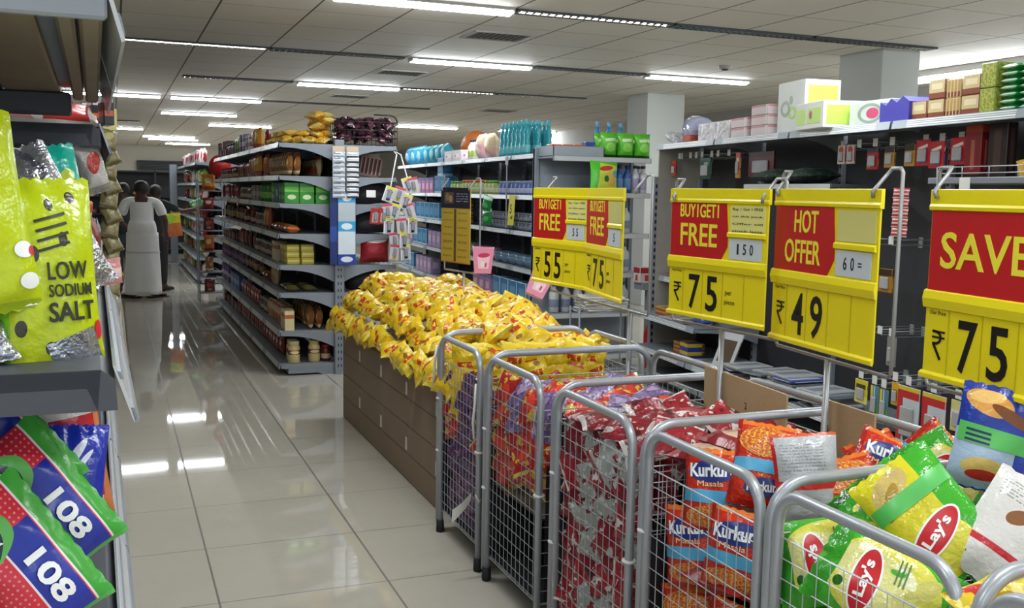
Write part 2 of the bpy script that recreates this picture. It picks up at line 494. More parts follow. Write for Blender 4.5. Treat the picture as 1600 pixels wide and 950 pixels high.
m = MB(); m.lathe([(.075, 0), (.075, -.012), (.06, -.03), (.058, -.034)][::-1], 20); m.build('housing', LHOUS, r)
m = MB(); m.lathe([(.02, -.052), (.035, -.046), (.035, -.034)], 16); m.build('sensor', DARKGREY, r)
# air conditioner on the far wall
r = thing('air_conditioner', 'dark slatted air conditioner grille high on the far wall', 'air conditioner', (1.6, 36.98, 2.27))
m = MB(); m.box(-.78, .78, -.2, 0, -.17, .17, c=.02); m.build('housing', DARKGREY, r)
m = MB()
for i in range(6): m.box(-.72, .72, -.215, -.2, -.14+i*.05, -.115+i*.05)
m.build('grille', BLACKRUB, r)

# ================================================================ SHELF BESIDE THE SHOPPER (left of the aisle)
RAILP = mat('clear_price_rail', '#c6c9cc', .25, 0, .04, 3)
BROWNB = mat('brown_board', '#8a7a62', .6, 0, .22, 12)
def sr(y): return -.016*(y-1.13)               # the shelf front drifts a little away from the aisle
def shelf_unit(name_label, y0, y1, boards, topbox=False, board_mat=None):
    r = thing('shelving_unit', name_label, 'shelf', (sr(y0), y0, 0), .016)
    L = y1-y0; bm_ = board_mat or DARKGREY
    m = MB(); m.box(-.50, -.485, 0, L, 0, 1.75); m.build('back_panel', DARKGREY, r)
    for yy in (.02, L-.06):
        m = MB(); m.box(-.485, -.44, yy, yy+.04, 0, 1.75)
        for k in range(30): m.box(-.4405, -.4395, yy+.015, yy+.025, .1+k*.055, .125+k*.055, 1)
        m.build('upright', [GREY, BLACKRUB], r)
    for z in boards:
        m = MB()
        m.prism([(-.48, z), (-.016, z), (-.002, z-.012), (.0, z-.045), (-.02, z-.045), (-.03, z-.02), (-.48, z-.02)], lambda a, b, t: (a, t, b), 0.0, L-.004)
        m.prism([(-.48, z-.001), (-.48, z-.045), (-.02, z-.045), (-.016, z-.001)], lambda a, b, t: (a, t, b), 0.0, .012)
        b = m.build('shelf_board', bm_, r)
        n = max(1, round(L/.6))
        for i in range(n):
            a, c = L*i/n+.004, L*(i+1)/n-.004
            m = MB(); m.prism([(-.004, z+.002), (-.001, z+.003), (.020, z-.058), (.016, z-.060)], lambda p, q, t: (p, t, q), a, c)
            m.prism([(-.004, z-.003), (.000, z-.004), (.003, z-.012), (-.001, z-.012)], lambda p, q, t: (p+.004, t, q), a, c, 1)
            m.prism([(.012, z-.044), (.016, z-.044), (.021, z-.060), (.016, z-.060)], lambda p, q, t: (p+.001, t, q), a, c, 1)
            m.build('price_rail', [RAILP, GREY], b)
    if topbox:
        z = 1.722
        m = MB(); m.box(-.5, -.012, 0, L, z+.03, z+.06); m.box(-.5, 0, 0, .014, z-.002, z+.10, c=.003); m.build('top_board', GREY, r)
        m = MB()
        for k in range(4): m.box(-.49+k*.105, -.39+k*.105, .014, L, z+.012, z+.03, c=.004)
        m.box(-.052, -.032, .014, L, z+.004, z+.03, c=.004); m.box(-.028, -.004, .014, L, z, z+.03, c=.004)
        m.build('underside_plank', BROWNB, r)
        m = MB(); m.box(-.5, -.055, L-.10, L, z-.03, z+.012, c=.004); m.build('end_batten', DARKGREY, r)
        for i in range(2):
            a, c = L*i/2+.0, L*(i+1)/2-.006
            m = MB(); m.prism([(-.010, z+.058), (-.006, z+.060), (.016, z-.022), (.012, z-.024)], lambda p, q, t: (p+.001, t, q), a, c)
            m.prism([(.010, z+.010), (.013, z+.010), (.018, z-.012), (.014, z-.012)], lambda p, q, t: (p, t, q), a+.03, c-.03, 1)
            m.build('price_rail', [RAILP, GREY], r)
    return r
shelf_unit('tall grey shelving unit with brown underside at the start of the aisle, holding salt bags', 1.13, 2.30, (.10, .40, .70, 1.00, 1.355), True)
shelf_unit('dark shelving unit behind the salt bags with a red and white pack on top', 2.31, 4.70, (.10, .40, .70, 1.00, 1.30, 1.678))
shelf_unit('dark shelving unit beyond the brown sachet strip', 4.71, 8.30, (.10, .40, .70, 1.00, 1.30, 1.66))

LIME = '#c9d81c'
LIMEMAT = design('lime_salt_wrap', '#bccb18', [('v', 0, .06, '#9fb31a'), ('ell', .52, .84, .045, .035, 0, '#3d3a2e'), ('ell', .60, .66, .045, .035, 0, '#3d3a2e'),
    ('ell', .30, .60, .05, .035, 0, '#3d3a2e'), ('ell', .22, .47, .045, .035, 0, '#4a4630'), ('ell', .14, .33, .05, .04, 0, '#3d3a2e'), ('ell', .40, .22, .05, .036, 0, '#4b4432'),
    ('ell', .75, .88, .05, .035, 0, '#3d3a2e'), ('u', .0, .06, '#7ec41f')], .22, .35, 16)
SILV = design('silver_foil', '#b9bcc4', [('noise', 5, .62, '#8d8fa0')], .2, .7, 22, .85)
TEAL = design('teal_wrap', '#12a08c', [('ell', .66, .62, .22, .1, .6, '#b9c42a'), ('v', .30, .36, '#c8283c'), ('v', .0, .3, '#36b8a6')], .25, .4, 16)
DARKINK = mat('dark_ink', '#23281c', .5, 0, .02)
WHITEINK = mat('white_ink', '#f4f4f2', .45, 0, .02)
REDINK = mat('red_ink', '#cf1f2e', .4, 0, .03)
def bag_obj(name, bag, material, loc, R, label, cat, nu=18, nv=24, group=None):
    o = bag.mb(nu, nv).build(name, material); o.location = loc; o.rotation_euler = R.to_euler()
    return tag(o, label, cat, group)
b = Pillow(.118, .235, .058, 3, .10)
o = bag_obj('salt_bag', b, LIMEMAT, (-.071, 1.235, 1.440), frame((.42, -.90, .10), (-.05, 0, 1), -.03), 'lime green salt bag lettered LOW SODIUM SALT on the shelf edge', 'salt bag')
fn = on_bag(b)
letters('LOW', .012, .012, .046, .020, DARKINK, o, fn, .012); letters('SODIUM', .014, -.010, .050, .014, DARKINK, o, fn, .008); letters('SALT', .014, -.034, .052, .022, DARKINK, o, fn, .02)
patch(b, .018, -.086, .056, .052, SILV, o, 'foil_patch', .3)
patch(b, .045, -.058, .010, .022, REDINK, o, 'red_seal', 0, True)
for k in range(4): patch(b, .0, .072-.011*k, .036, .0032, DARKINK, o, 'ink_bar', .25)
b = Pillow(.135, .215, .06, 5, .10)
o = bag_obj('salt_bag', b, LIMEMAT, (-.148, 1.185, 1.515), frame((.38, -.9, .12), (.05, 0, 1), .16), 'lime green salt bag with small dark emblems, partly cut off by the picture edge', 'salt bag')
fn = on_bag(b)
patch(b, .058, -.045, .012, .010, REDINK, o, 'red_heart', .8, True); letters('T', .028, .030, .018, .020, DARKINK, o, fn, .01)
for k in range(3): patch(b, .048, -.043-.034*k, .022, .018, WHITEINK, o, 'white_icon', 0, True, .0009)
bag_obj('foil_bag', Pillow(.10, .20, .05, 8, .2), SILV, (-.078, 1.40, 1.500), frame((.45, -.85, .2), (-.18, 0, 1), .22), 'crinkled silver foil bag wedged between lime and teal bags', 'bag')
o = bag_obj('teal_bag', Pillow(.10, .19, .055, 9, .12), TEAL, (-.078, 1.56, 1.510), frame((.35, -.9, .1), (-.12, 0, 1), .05), 'teal green bag with a red band behind the silver bag', 'bag')
bag_obj('foil_bag', Pillow(.09, .08, .04, 11, .2), SILV, (-.150, 1.20, 1.385), frame((.1, -.75, .6), (0, 0, 1), .2), 'crumpled silver bag lying low beside the lettered salt bag', 'bag')
# bottles deeper on the shelf
def bottle_mb(r, h, neck=.35):
    m = MB(); m.lathe([(r*.85, 0), (r, .02*h), (r, .62*h), (r*.85, .70*h), (r*neck, .82*h), (r*neck, .9*h)], 12); return m
def bottle(r, h, body, capm, neck=.35, name='bottle'):
    o = bottle_mb(r, h, neck).build(name, body)
    m = MB(); m.lathe([(r*neck*1.2, .89*h), (r*neck*1.2, .985*h), (r*neck*.9, h)], 10); m.build('cap', capm, o)
    return o
ORANGE = mat('orange_plastic', '#c8502a', .35); 
put('ob', lambda: bottle(.028, .21, design('orange_bottle', '#7a2a1c', [('v', .2, .55, '#b3482c')], .3, 0), ORANGE), (-.056, 2.45, 1.302), 0, 'dark orange bottle standing behind the teal bag', 'bottle')
put('ob', None, (-.056, 2.60, 1.302), 0, 'second dark orange bottle farther behind the teal bag', 'bottle')
bag_obj('clear_bag', Pillow(.062, .11, .04, 12, .15), design('clear_red_wrap', '#b9b4ae', [('ell', .5, .62, .3, .16, .3, '#b0382e'), ('v', 0, .2, '#8a857c')], .2, .5, 20), (-.040, 2.34, 1.585), frame((.5, -.85, 0), (0, 0, 1), .3), 'crumpled clear bag with red print hanging from the dark shelf', 'bag')
RWP = design('red_white_pack', '#c22a2a', [('rect', .42, .5, .16, .9, .0, '#e6e4e4'), ('rect', .24, .4, .10, .7, .5, '#d98f8c'), ('v', 0, .1, '#d8d2cc'), ('u', .93, 1, '#e5e0dc')], .3, .4, 10)
o = bag_obj('soft_pack', Pillow(.27, .13, .045, 14, .06), RWP, (-.155, 2.43, 1.702), frame((.0, -.35, .95), (0, 1, .1)), 'flat red and white soft pack lying on the dark upper shelf', 'pack')
for k in range(4):
    put('smallbox', lambda: MB().box(-.011, .011, -.03, .03, 0, .062, c=.002).build('slim_box', design('slim_box', '#2b2d33', [('v', .3, .5, '#cf5a2c'), ('v', .8, 1, '#c9c9cc')], .4, 0)),
        (-.028-.0245*k+.02, 2.36+.10*k, 1.679), .2, '%s slim dark box beside the red and white pack' % ('first', 'second', 'third', 'fourth')[k], 'box', 'slim boxes on the dark upper shelf')
# lower boards: flour bags printed MAX and 108
NAVY = mat('oval_navy', '#16293a', .4, 0, .04); BLUEI = mat('royal_blue_ink', '#1b2f9e', .35, 0, .05); GREENI = mat('leaf_green_ink', '#3fa53c', .4, 0, .05)
MAXW = design('max_wrap', '#cf2c3c', [('dots', 26, 17, .20, '#e0848a'), ('v', .80, 1, '#44a33c'), ('v', .775, .80, '#e9e2e2'), ('rect', .63, .60, .36, .16, .0, '#1d2f9c'), ('v', .43, .446, '#e9dfe2'), ('ell', .24, .34, .17, .25, .15, '#5fb052'), ('ell', .25, .30, .155, .20, .15, '#14303a'), ('u', .97, 1, '#58a64e')], .25, .22, 12)
def max_bag(seed):
    b = Pillow(.190, .108, .05, seed, .08)
    o = b.mb(20, 16).build('flour_bag', MAXW); fn = on_bag(b)
    letters('108', .028, .011, .066, .025, WHITEINK, o, fn, .03, rot=0); letters('MAX', -.047, -.020, .040, .016, WHITEINK, o, fn, .02, rot=.45)
    return o
Rm = lambda a, n=(.25, -.95, .25): frame(n, (0, 0, 1), a)
for k, (p, a, lab) in enumerate((((-.104, 1.200, 1.128), -1.02, 'red and blue flour bag lettered MAX and 108, frontmost of three on the lower shelf'),
                                ((-.088, 1.285, 1.170), -1.0, 'red and blue flour bag lettered 108, middle one of three leaning bags'),
                                ((-.135, 1.36, 1.225), -.95, 'red and blue flour bag, rearmost of three leaning under the grey shelf board'))):
    put('maxbag', lambda: max_bag(21), p, Rm(a), lab, 'flour bag')
b = Pillow(.080, .17, .05, 31, .12)
o = bag_obj('blue_bag', b, design('blue_wrap', '#2033a8', [('ell', .72, .22, .2, .16, 0, '#c94a56'), ('ell', .72, .24, .14, .10, 0, '#56b89a'), ('ell', .4, .75, .22, .05, .6, '#dfe3f2'), ('ell', .5, .68, .2, .03, .5, '#dfe3f2')], .22, .35, 16), (-.056, 1.42, 1.145), frame((.35, -.9, .1), (0, 0, 1), -.15), 'royal blue bag with a white scrawl behind the flour bags', 'bag')
b = Pillow(.15, .24, .09, 33, .06)
o = bag_obj('rice_bag', b, design('rice_wrap', '#d8d0c8', [('u', .9, 1, '#cf7a4e'), ('rect', .36, .38, .12, .22, 0, '#3f9a3a'), ('rect', .70, .42, .22, .22, 0, '#c02a34'), ('ell', .74, .44, .17, .12, .5, '#e9e2d6'), ('ell', .74, .44, .15, .10, .5, '#57ad4c'), ('ell', .74, .38, .15, .055, .2, '#1c2a2c')], .2, .3, 12), (-.092, 1.53, 1.175), frame((.2, -.97, .1), (0, 0, 1), .10), 'pale clear bag with green and red label under the grey shelf board', 'bag')
# clip strip of brown sachets hanging on the aisle side
r = thing('sachet_strip', 'long hanging strip of brown sachets beyond the salt bags', 'sachets', (-.012, 2.98, 1.23))
m = MB(); m.box(-.006, .004, -.004, .004, 0, .50); m.build('strip', mat('strip_plastic', '#b9b08e', .4), r)
KHAKI = design('khaki_sachet', '#7d7248', [('ell', .5, .6, .3, .15, .3, '#a59a68'), ('v', 0, .15, '#57502f'), ('v', .85, 1, '#57502f')], .3, .4, 30)
bg = Pillow(.050, .062, .022, 41, .1)
for k in range(11):
    o = bg.mb(6, 8).build('sachet', KHAKI, r, (.004+.004*(k % 2), -.02, .445-.040*k)); o.rotation_euler = frame((.35, -.85, .35), (0, 0, 1), (-.25, .3)[k % 2]).to_euler()
m = MB(); m.box(-.03, .03, -.004, .004, .47, .53, c=.002)
o = m.build('header_card', mat('card_yellow', '#c3bb72', .5), r); o.rotation_euler = (0, 0, .3)
o = bag_obj('clear_pouch', Pillow(.11, .24, .05, 44, .12), design('grey_clear', '#8f8a80', [('noise', 3, .6, '#bdb8ae')], .2, .5, 14), (-.02, 2.95, 1.16), frame((.6, -.8, 0), (0, 0, 1), .1), 'greyish clear pouch hanging under the brown sachets', 'pouch')
bag_obj('pink_pouch', Pillow(.06, .05, .03, 45, .12), design('pink_pouch', '#d08a84', [('v', .3, .6, '#e8c9c2')], .3, .4, 20), (-.012, 2.05, 1.385), frame((.5, -.85, 0), (0, 0, 1), .1), 'small pink pouch at the shelf edge beside the teal bag', 'pouch')

# ================================================================ GENERIC SHELF GOODS (origin at the middle of the base)
def K(shape, key, w_, d_, h_, m, cap=None):
    """one product kind: width along y, depth along x"""
    def make():
        nm = key
        if shape == 'box':
            return MB().box(-d_/2, d_/2, -w_/2, w_/2, 0, h_, c=min(w_, d_, h_)*.04).build(nm, m)
        if shape == 'jar':
            r = w_/2; o = MB().lathe([(r*.9, 0), (r, .03*h_), (r, .72*h_), (r*.82, .80*h_), (r*.8, .82*h_)], 12).build(nm, m)
            MB().lathe([(r*.86, .81*h_), (r*.88, .98*h_), (r*.8, h_)], 12).build('lid', cap or REDINK, o); return o
        if shape == 'bottle': return bottle(w_/2, h_, m, cap or WHITEINK, .4, nm)
        if shape == 'spray':                     # trigger-type waisted bottle
            r = w_/2; o = MB().lathe([(r*.8, 0), (r, .04*h_), (r*.95, .3*h_), (r*.7, .45*h_), (r*.9, .62*h_), (r*.5, .78*h_), (r*.3, .84*h_)], 12, sy=1., sx=.7).build(nm, m)
            MB().lathe([(r*.32, .83*h_), (r*.4, .9*h_), (r*.3, h_)], 10).build('cap', cap or WHITEINK, o); return o
        if shape == 'pouch':
            bg = Pillow(w_, h_, d_, hash(key) % 97 if False else len(key)*7, .08); mb = bg.mb(7, 9)
            mb.v = [(p[2], -p[0], p[1]+h_*.512) for p in mb.v]; return mb.build(nm, m)
        if shape == 'flat':                      # pillow lying flat
            bg = Pillow(w_, d_, h_, len(key)*5, .08); mb = bg.mb(7, 8)
            mb.v = [(p[1], p[0], p[2]+h_/2) for p in mb.v]; return mb.build(nm, m)
        if shape == 'tub':
            r = w_/2; o = MB().lathe([(r*.8, 0), (r*.97, .9*h_)], 14).build(nm, m)
            MB().lathe([(r*1.02, .88*h_), (r*1.02, h_)], 14).build('lid', cap or WHITEINK, o); return o
        if shape == 'bowl':
            r = w_/2; return MB().lathe([(r*.5, 0), (r*.8, .35*h_), (r, h_), (r*.94, h_), (r*.74, .4*h_), (r*.4, .12*h_), (.001, .12*h_)], 16).build(nm, m)
        if shape == 'pole': 
            return MB().lathe([(w_/2, 0), (w_/2, h_)], 10).build(nm, m)
    return (key, make, w_, d_, h_)
def D(n, base, *layers, **kw): return design('print_'+n, base, layers, **kw)
DARKP = dict(rough=.4, foil=.2)
choc_box = K('box', 'chocolate_box', .11, .14, .10, D('choc', '#4a2023', ('v', .35, .65, '#7a2f2c'), ('ell', .5, .5, .2, .12, 0, '#b98a4a'), rough=.4, foil=0))
maroon_pouch = K('pouch', 'maroon_pouch', .13, .06, .17, D('maroon', '#5c1f26', ('ell', .5, .55, .32, .16, .1, '#b43a3a'), ('ell', .5, .25, .25, .1, 0, '#c9a06a')))
red_pouch = K('pouch', 'red_pouch', .13, .06, .16, D('redp', '#8d1f24', ('ell', .5, .6, .34, .12, 0, '#d8c9b8'), ('v', .05, .2, '#5a1518')))
purple_jar = K('jar', 'purple_jar', .09, .09, .15, D('purplej', '#5b3f66', ('v', .2, .6, '#8e6f93'), rough=.35, foil=0), mat('lid_dark', '#3a2730', .4))
glass_jar = K('jar', 'glass_jar', .085, .085, .13, D('glassj', '#6d5a52', ('v', .2, .55, '#b5a596'), rough=.15, foil=0), mat('lid_silver', '#a7a7a5', .3, .6))
red_jar = K('jar', 'red_jar', .085, .085, .14, D('redj', '#6b2620', ('v', .2, .55, '#c9b49a'), rough=.2, foil=0), mat('lid_red', '#a5242a', .4))
cream_jar = K('jar', 'cream_jar', .10, .10, .185, D('creamj', '#d8c487', ('v', .48, .72, '#7a2d22'), ('ell', .5, .6, .3, .08, 0, '#e8d8a8'), rough=.35, foil=0), mat('lid_cream', '#d9c991', .4))
brown_bottle = K('bottle', 'brown_bottle', .07, .07, .2, D('brownb', '#45281c', ('v', .15, .5, '#a8875c'), rough=.2, foil=0), mat('cap_gold', '#a88642', .35, .3))
gold_pack = K('flat', 'gold_pack', .13, .10, .06, D('gold', '#d8a838', ('noise', 4, .58, '#f0dc8a'), ('noise', 7, .62, '#8f3a1e'), ('v', 0, .12, '#ead27e'), ('v', .88, 1, '#ead27e'), foil=.9, metal=.35))
yellow_big = K('pouch', 'yellow_pouch', .17, .09, .22, D('yelb', '#d89a34', ('ell', .5, .6, .32, .12, 0, '#f0e0a8'), ('v', .05, .3, '#b5502a')))
orange_pouch = K('pouch', 'orange_pouch', .13, .06, .21, D('orap', '#b3602c', ('ell', .5, .6, .3, .14, .1, '#e6b878'), ('v', .0, .2, '#7a2f1e')))
brown_pouch = K('pouch', 'brown_pouch', .10, .055, .19, D('brp', '#8a5a30', ('noise', 3, .55, '#d8b070'), ('noise', 6, .6, '#5a2c1c'), ('v', .1, .25, '#e0cfa0'), foil=.7))
cream_pouch = K('pouch', 'cream_pouch', .11, .06, .17, D('crp', '#c9b58a', ('ell', .5, .35, .3, .2, .1, '#b5552c'), ('v', .8, .95, '#a8422c')))
green_box = K('box', 'green_box', .055, .12, .17, D('grb', '#2f8a2c', ('v', .55, .8, '#6cc24a'), ('ell', .5, .3, .3, .12, 0, '#cfe3b0'), rough=.4, foil=0))
green_bottle = K('bottle', 'green_bottle', .06, .06, .19, D('grbo', '#2b7a30', ('v', .2, .5, '#7fc45a'), rough=.25, foil=0), mat('cap_green', '#1f6e3c', .4))
teal_box = K('box', 'teal_box', .07, .1, .24, D('tlb', '#2c8f86', ('v', .4, .7, '#a9d8cc'), rough=.4, foil=0))
blue_box = K('box', 'blue_box', .10, .1, .17, D('blb', '#2a5a9e', ('ell', .5, .5, .3, .2, 0, '#c8dcf0'), rough=.4, foil=0))
grey_box = K('box', 'grey_box', .07, .12, .15, D('gyb', '#8d8278', ('v', .3, .6, '#c4b8aa'), rough=.4, foil=0))
yellow_pack = K('box', 'yellow_pack', .145, .11, .055, D('yep', '#d9c53a', ('v', .35, .65, '#f2ea9a'), ('u', 0, .06, '#a8902a'), rough=.35, foil=.1))
orange_flat = K('flat', 'orange_pack', .16, .12, .07, D('orf', '#c0672a', ('ell', .5, .5, .3, .25, .2, '#e9b35c'), ('v', 0, .12, '#8f3a1c')))
olive_flat = K('flat', 'olive_pack', .18, .12, .05, D('olf', '#77703a', ('ell', .5, .5, .3, .3, .2, '#b3a95a')))
white_box = K('box', 'white_box', .10, .12, .17, D('whb', '#cfcac6', ('v', .3, .55, '#8e4a86'), ('v', .75, .85, '#5c4a9a'), rough=.4, foil=0))
violet_box = K('box', 'violet_box', .09, .12, .20, D('vib', '#5b3a86', ('v', .35, .6, '#d8d0e2'), rough=.4, foil=0))
green_pouch = K('pouch', 'green_pouch', .15, .08, .2, D('grpo', '#3f8f3a', ('ell', .5, .5, .3, .2, 0, '#b8dc8a')))
cream_loaf = K('box', 'cream_pack', .06, .08, .17, D('clf', '#d8c99a', ('v', .6, .8, '#b3623a'), rough=.4, foil=.1))
def W(s): return s.replace('_', ' ')
def shelve(kind, where, spots, org=(0, 0, 0), rz=0., cat=None, rot=None, scale=None):
    """spots: (x, y, z[, rz]) in the shelf's own frame; identical goods on one shelf share a label"""
    key, mk, w_, d_, h_ = kind; ca, sa = math.cos(rz), math.sin(rz)
    lab = W(key)+' '+where
    for s in spots:
        x, y, z = s[:3]; a = s[3] if len(s) > 3 else 0.
        p = (org[0]+x*ca-y*sa, org[1]+x*sa+y*ca, org[2]+z)
        R = rot if rot is not None else (0, 0, rz+a)
        put(key, mk, p, R, lab, key.split('_')[-1], (W(key)+'s '+where) if len(spots) > 1 else None, scale)

# ================================================================ LONG AISLE SHELVING (double sided)
SHELFB = mat('shelf_metal', '#868c95', .4, .1, .05, 6); BACKD = mat('back_dark', '#2a292d', .6, 0, .1)
STRIPW = design('price_strip', '#9aa3ac', [('rect', .15, .5, .06, .38, 0, '#e8eaea'), ('rect', .38, .5, .05, .38, 0, '#dfe3e3'), ('rect', .63, .5, .08, .38, 0, '#eef0ee'), ('rect', .88, .5, .05, .38, 0, '#dfe3e3')], .3, 0)
def gondola(label, x0, x1, y0, y1, H, levels, bay, right_bays, top_rail=True):
    """x0..x1 wide over both sides; levels are the tops of the boards"""
    xc = (x0+x1)/2; g = thing('aisle_shelving', label, 'shelf', (xc, y0, 0)); hw = (x1-x0)/2; L = y1-y0
    nb = round(L/bay); bay = L/nb
    m = MB(); m.box(-.022, .022, .02, L-.02, .12, H, c=.002); m.build('back_panel', BACKD, g)
    proto = None
    for i in range(nb+1):
        if proto is None:
            m = MB(); m.box(-.04, .04, -.03, .03, 0, H, c=.004)
            for k in range(int(H/.06)):
                for sx in (-1, 1): m.box(sx*.012-.004, sx*.012+.004, -.0312, -.03, .06+k*.058, .085+k*.058, 1)
            proto = m.build('upright', [SHELFB, BLACKRUB], g, (0, 0, 0))
        else: o = dup(proto, g); o.location = (0, bay*i, 0)
    m = MB(); m.box(-hw+.06, hw-.06, .0, L, .015, .085, c=.004); m.build('plinth', SHELFB, g)
    for side in (-1, 1):
        pb = pr = pk = None
        n = nb if side < 0 else right_bays
        for li, z in enumerate(levels):
            for i in range(n):
                if pb is None:
                    m = MB(); X = lambda a: side*a
                    m.prism([(.04, 0), (hw, 0), (hw, -.032), (hw-.004, -.036), (hw-.012, -.014), (.04, -.014)], lambda a, b, t: (side*a, t, b), .002, bay-.002)
                    pb = m.build('shelf_board', SHELFB, g)
                    m = MB(); m.prism([(hw+.001, .002), (hw+.006, .004), (hw+.016, -.038), (hw+.012, -.040)], lambda a, b, t: (side*a, t, b), .012, bay-.012)
                    # the price slips only show on the outer face
                    pr = m.build('price_rail', STRIPW, pb)
                    for yy in (.004, bay-.012):
                        prof = [(.04, -.006), (hw-.006, -.006), (hw-.006, -.030)]
                        for q in range(9):
                            t = q/8; prof.append((hw-.03-(hw-.07)*t, -.036-.105*(t**2.2)))
                        m = MB(); m.prism(prof, lambda a, b, t: (side*a, t, b), yy-.003, yy+.003)
                        m.build('bracket', SHELFB, pb)
                    o = pb
                else: o = dup(pb, g)
                o.location = (0, bay*i, z)
    return g
GL = [1.92, 1.655, 1.43, 1.18, .92, .69, .37, .095]
gondola('long grey double sided aisle shelving full of biscuits and jars in mid aisle', 1.265, 2.235, 8.25, 13.75, 1.96, GL, .917, 2)
NM = ['top', 'second', 'third', 'fourth', 'fifth', 'sixth', 'seventh', 'bottom']
GX = 1.29
def row(kind, lev, y0, y1, xoff=.0, rows=1, gap=.012, stack=1, skip=0., jit=.012, side=-1, where=None, a=0.):
    key, mk, w_, d_, h_ = kind; pts = []; y = y0+w_/2
    while y < y1-w_/2+1e-6:
        for rr in range(rows):
            for s in range(stack if not skip else rnd.randint(max(1, stack-1), stack)):
                if rnd.random() < skip: break
                x = GX+.012+d_/2+xoff+rr*(d_+.008)+rnd.uniform(0, jit)
                pts.append((x, y, GL[lev]+.001+s*h_, a+rnd.uniform(-.08, .08)))
        y += w_+gap
    shelve(kind, where or 'on the %s shelf of the mid aisle shelving' % NM[lev], pts)
# --- top shelf (near end first)
for i in range(60):
    a, b_, l = i % 4, (i//4) % 8, i//32
    if l: b_ = (i//4) % 7
    cxg, cyg = 1.345+.10*a+.04*l+rnd.uniform(-.015, .015), 8.36+.115*b_+.05*l+rnd.uniform(-.01, .01)
    put(gold_pack[0], gold_pack[1], (cxg, cyg, 1.925+.055*l), (rnd.uniform(-.35, .35), rnd.uniform(-.35, .35), rnd.uniform(-3, 3)), 'golden foil pack heaped on the top shelf of the mid aisle shelving', 'pack', 'golden foil packs on the top shelf')
for i in range(9):
    put(gold_pack[0], gold_pack[1], (1.60+.08*(i % 2), 8.36+.10*(i % 3), 2.04+.048*(i//3)), (rnd.uniform(-.3, .3), rnd.uniform(-.3, .3), rnd.uniform(-3, 3)), 'golden foil pack stacked highest beside the dark sachet crate', 'pack', 'golden foil packs stacked beside the crate')
shelve(red_pouch, 'among the golden packs on the top shelf of the mid aisle shelving', [(1.33, 9.32, 1.921), (1.50, 9.32, 1.921)])
# the rest of the top shelf; row(maroon_pouch, 0, 9.35, 9.95, 0, 1, .01)
row(yellow_big, 0, 9.98, 10.40, .0, 1, .01); row(white_box, 0, 10.45, 10.95, 0, 1, .015); row(violet_box, 0, 10.98, 11.3, 0, 1, .015)
row(green_pouch, 0, 11.35, 11.85, 0, 1, .01); row(purple_jar, 0, 11.9, 12.7, 0, 1, .01, 1); row(choc_box, 0, 12.72, 13.7, 0, 1, .01, 2)
# --- second
row(brown_pouch, 1, 8.30, 9.35, .02, 2, -.01, a=.25); row(cream_pouch, 1, 8.5, 9.2, .30, 1, .03, a=.3)
row(yellow_big, 1, 9.75, 10.15, -.02, 1, .01); row(orange_pouch, 1, 9.4, 9.72, .02, 1, -.01); row(orange_pouch, 1, 10.2, 10.62, 0, 1, .01, where='beside the yellow pouches on the second shelf of the mid aisle shelving')
row(maroon_pouch, 1, 10.7, 11.9, .02, 1, .03, skip=.15); row(red_jar, 1, 11.95, 13.7, .02, 1, .03, 1, .1)
# --- third
row(green_box, 2, 8.30, 9.05, .0, 3, .012); row(green_bottle, 2, 9.08, 9.75, 0, 2, .012); row(teal_box, 2, 9.02, 9.12, .12, 1); row(blue_box, 2, 8.62, 8.75, -.005, 1)
row(grey_box, 2, 9.8, 10.6, .02, 1, .012); row(glass_jar, 2, 10.65, 11.7, .02, 1, .03, 1, .2); row(red_pouch, 2, 11.75, 13.7, .04, 1, .05, 1, .2)
# --- fourth
row(orange_flat, 3, 8.32, 9.2, .02, 1, .01, 1); row(orange_pouch, 3, 9.22, 9.5, 0, 1, .01, where='beside the orange packs on the fourth shelf of the mid aisle shelving')
row(glass_jar, 3, 9.7, 10.5, .04, 1, .05, 1, .25); row(red_jar, 3, 10.5, 11.5, .04, 1, .05, 1, .2); row(brown_bottle, 3, 11.5, 13.7, .04, 1, .06, 1, .25)
# --- fifth
row(yellow_pack, 4, 8.40, 8.72, .03, 2, .012, 3); row(cream_loaf, 4, 8.8, 9.1, .01, 1, .02); row(glass_jar, 4, 9.3, 10.5, .03, 1, .04, 1, .2)
row(maroon_pouch, 4, 10.5, 12.0, .04, 1, .05, 1, .2); row(choc_box, 4, 12.0, 13.7, .04, 1, .03, 1, .1)
# --- sixth
row(olive_flat, 5, 8.35, 8.9, .03, 2, .05, 1); row(cream_pouch, 5, 9.0, 9.3, .02, 1, .02); row(orange_flat, 5, 9.5, 9.9, .02, 1, .02); row(brown_bottle, 5, 10.0, 11.2, .03, 1, .04, 1, .2)
row(purple_jar, 5, 11.2, 13.7, .03, 1, .05, 1, .15)
# --- seventh
row(cream_loaf, 6, 8.30, 8.62, .0, 1, .03); row(cream_pouch, 6, 8.66, 9.4, .01, 2, .01, a=.2); row(brown_pouch, 6, 8.32, 9.2, .20, 2, .02)
row(glass_jar, 6, 9.5, 10.1, .02, 1, .02); row(red_pouch, 6, 10.1, 11.6, .02, 1, .03, 1, .1); row(blue_box, 6, 11.7, 12.6, .02, 1, .03, 1, .1); row(violet_box, 6, 12.6, 13.7, .02, 1, .04)
# --- bottom
row(cream_jar, 7, 8.29, 8.52, .03, 1, .01); shelve(cream_jar, 'standing apart on the bottom shelf of the mid aisle shelving', [(1.56, 8.36, .096)]); shelve(red_jar, 'in shade on the bottom shelf beside the cream jars', [(1.66, 8.38, .096)])
row(red_pouch, 7, 8.75, 9.9, .03, 1, .03); row(maroon_pouch, 7, 9.9, 11.8, .03, 1, .03); row(choc_box, 7, 11.8, 13.7, .03, 1, .03, 2, .1)

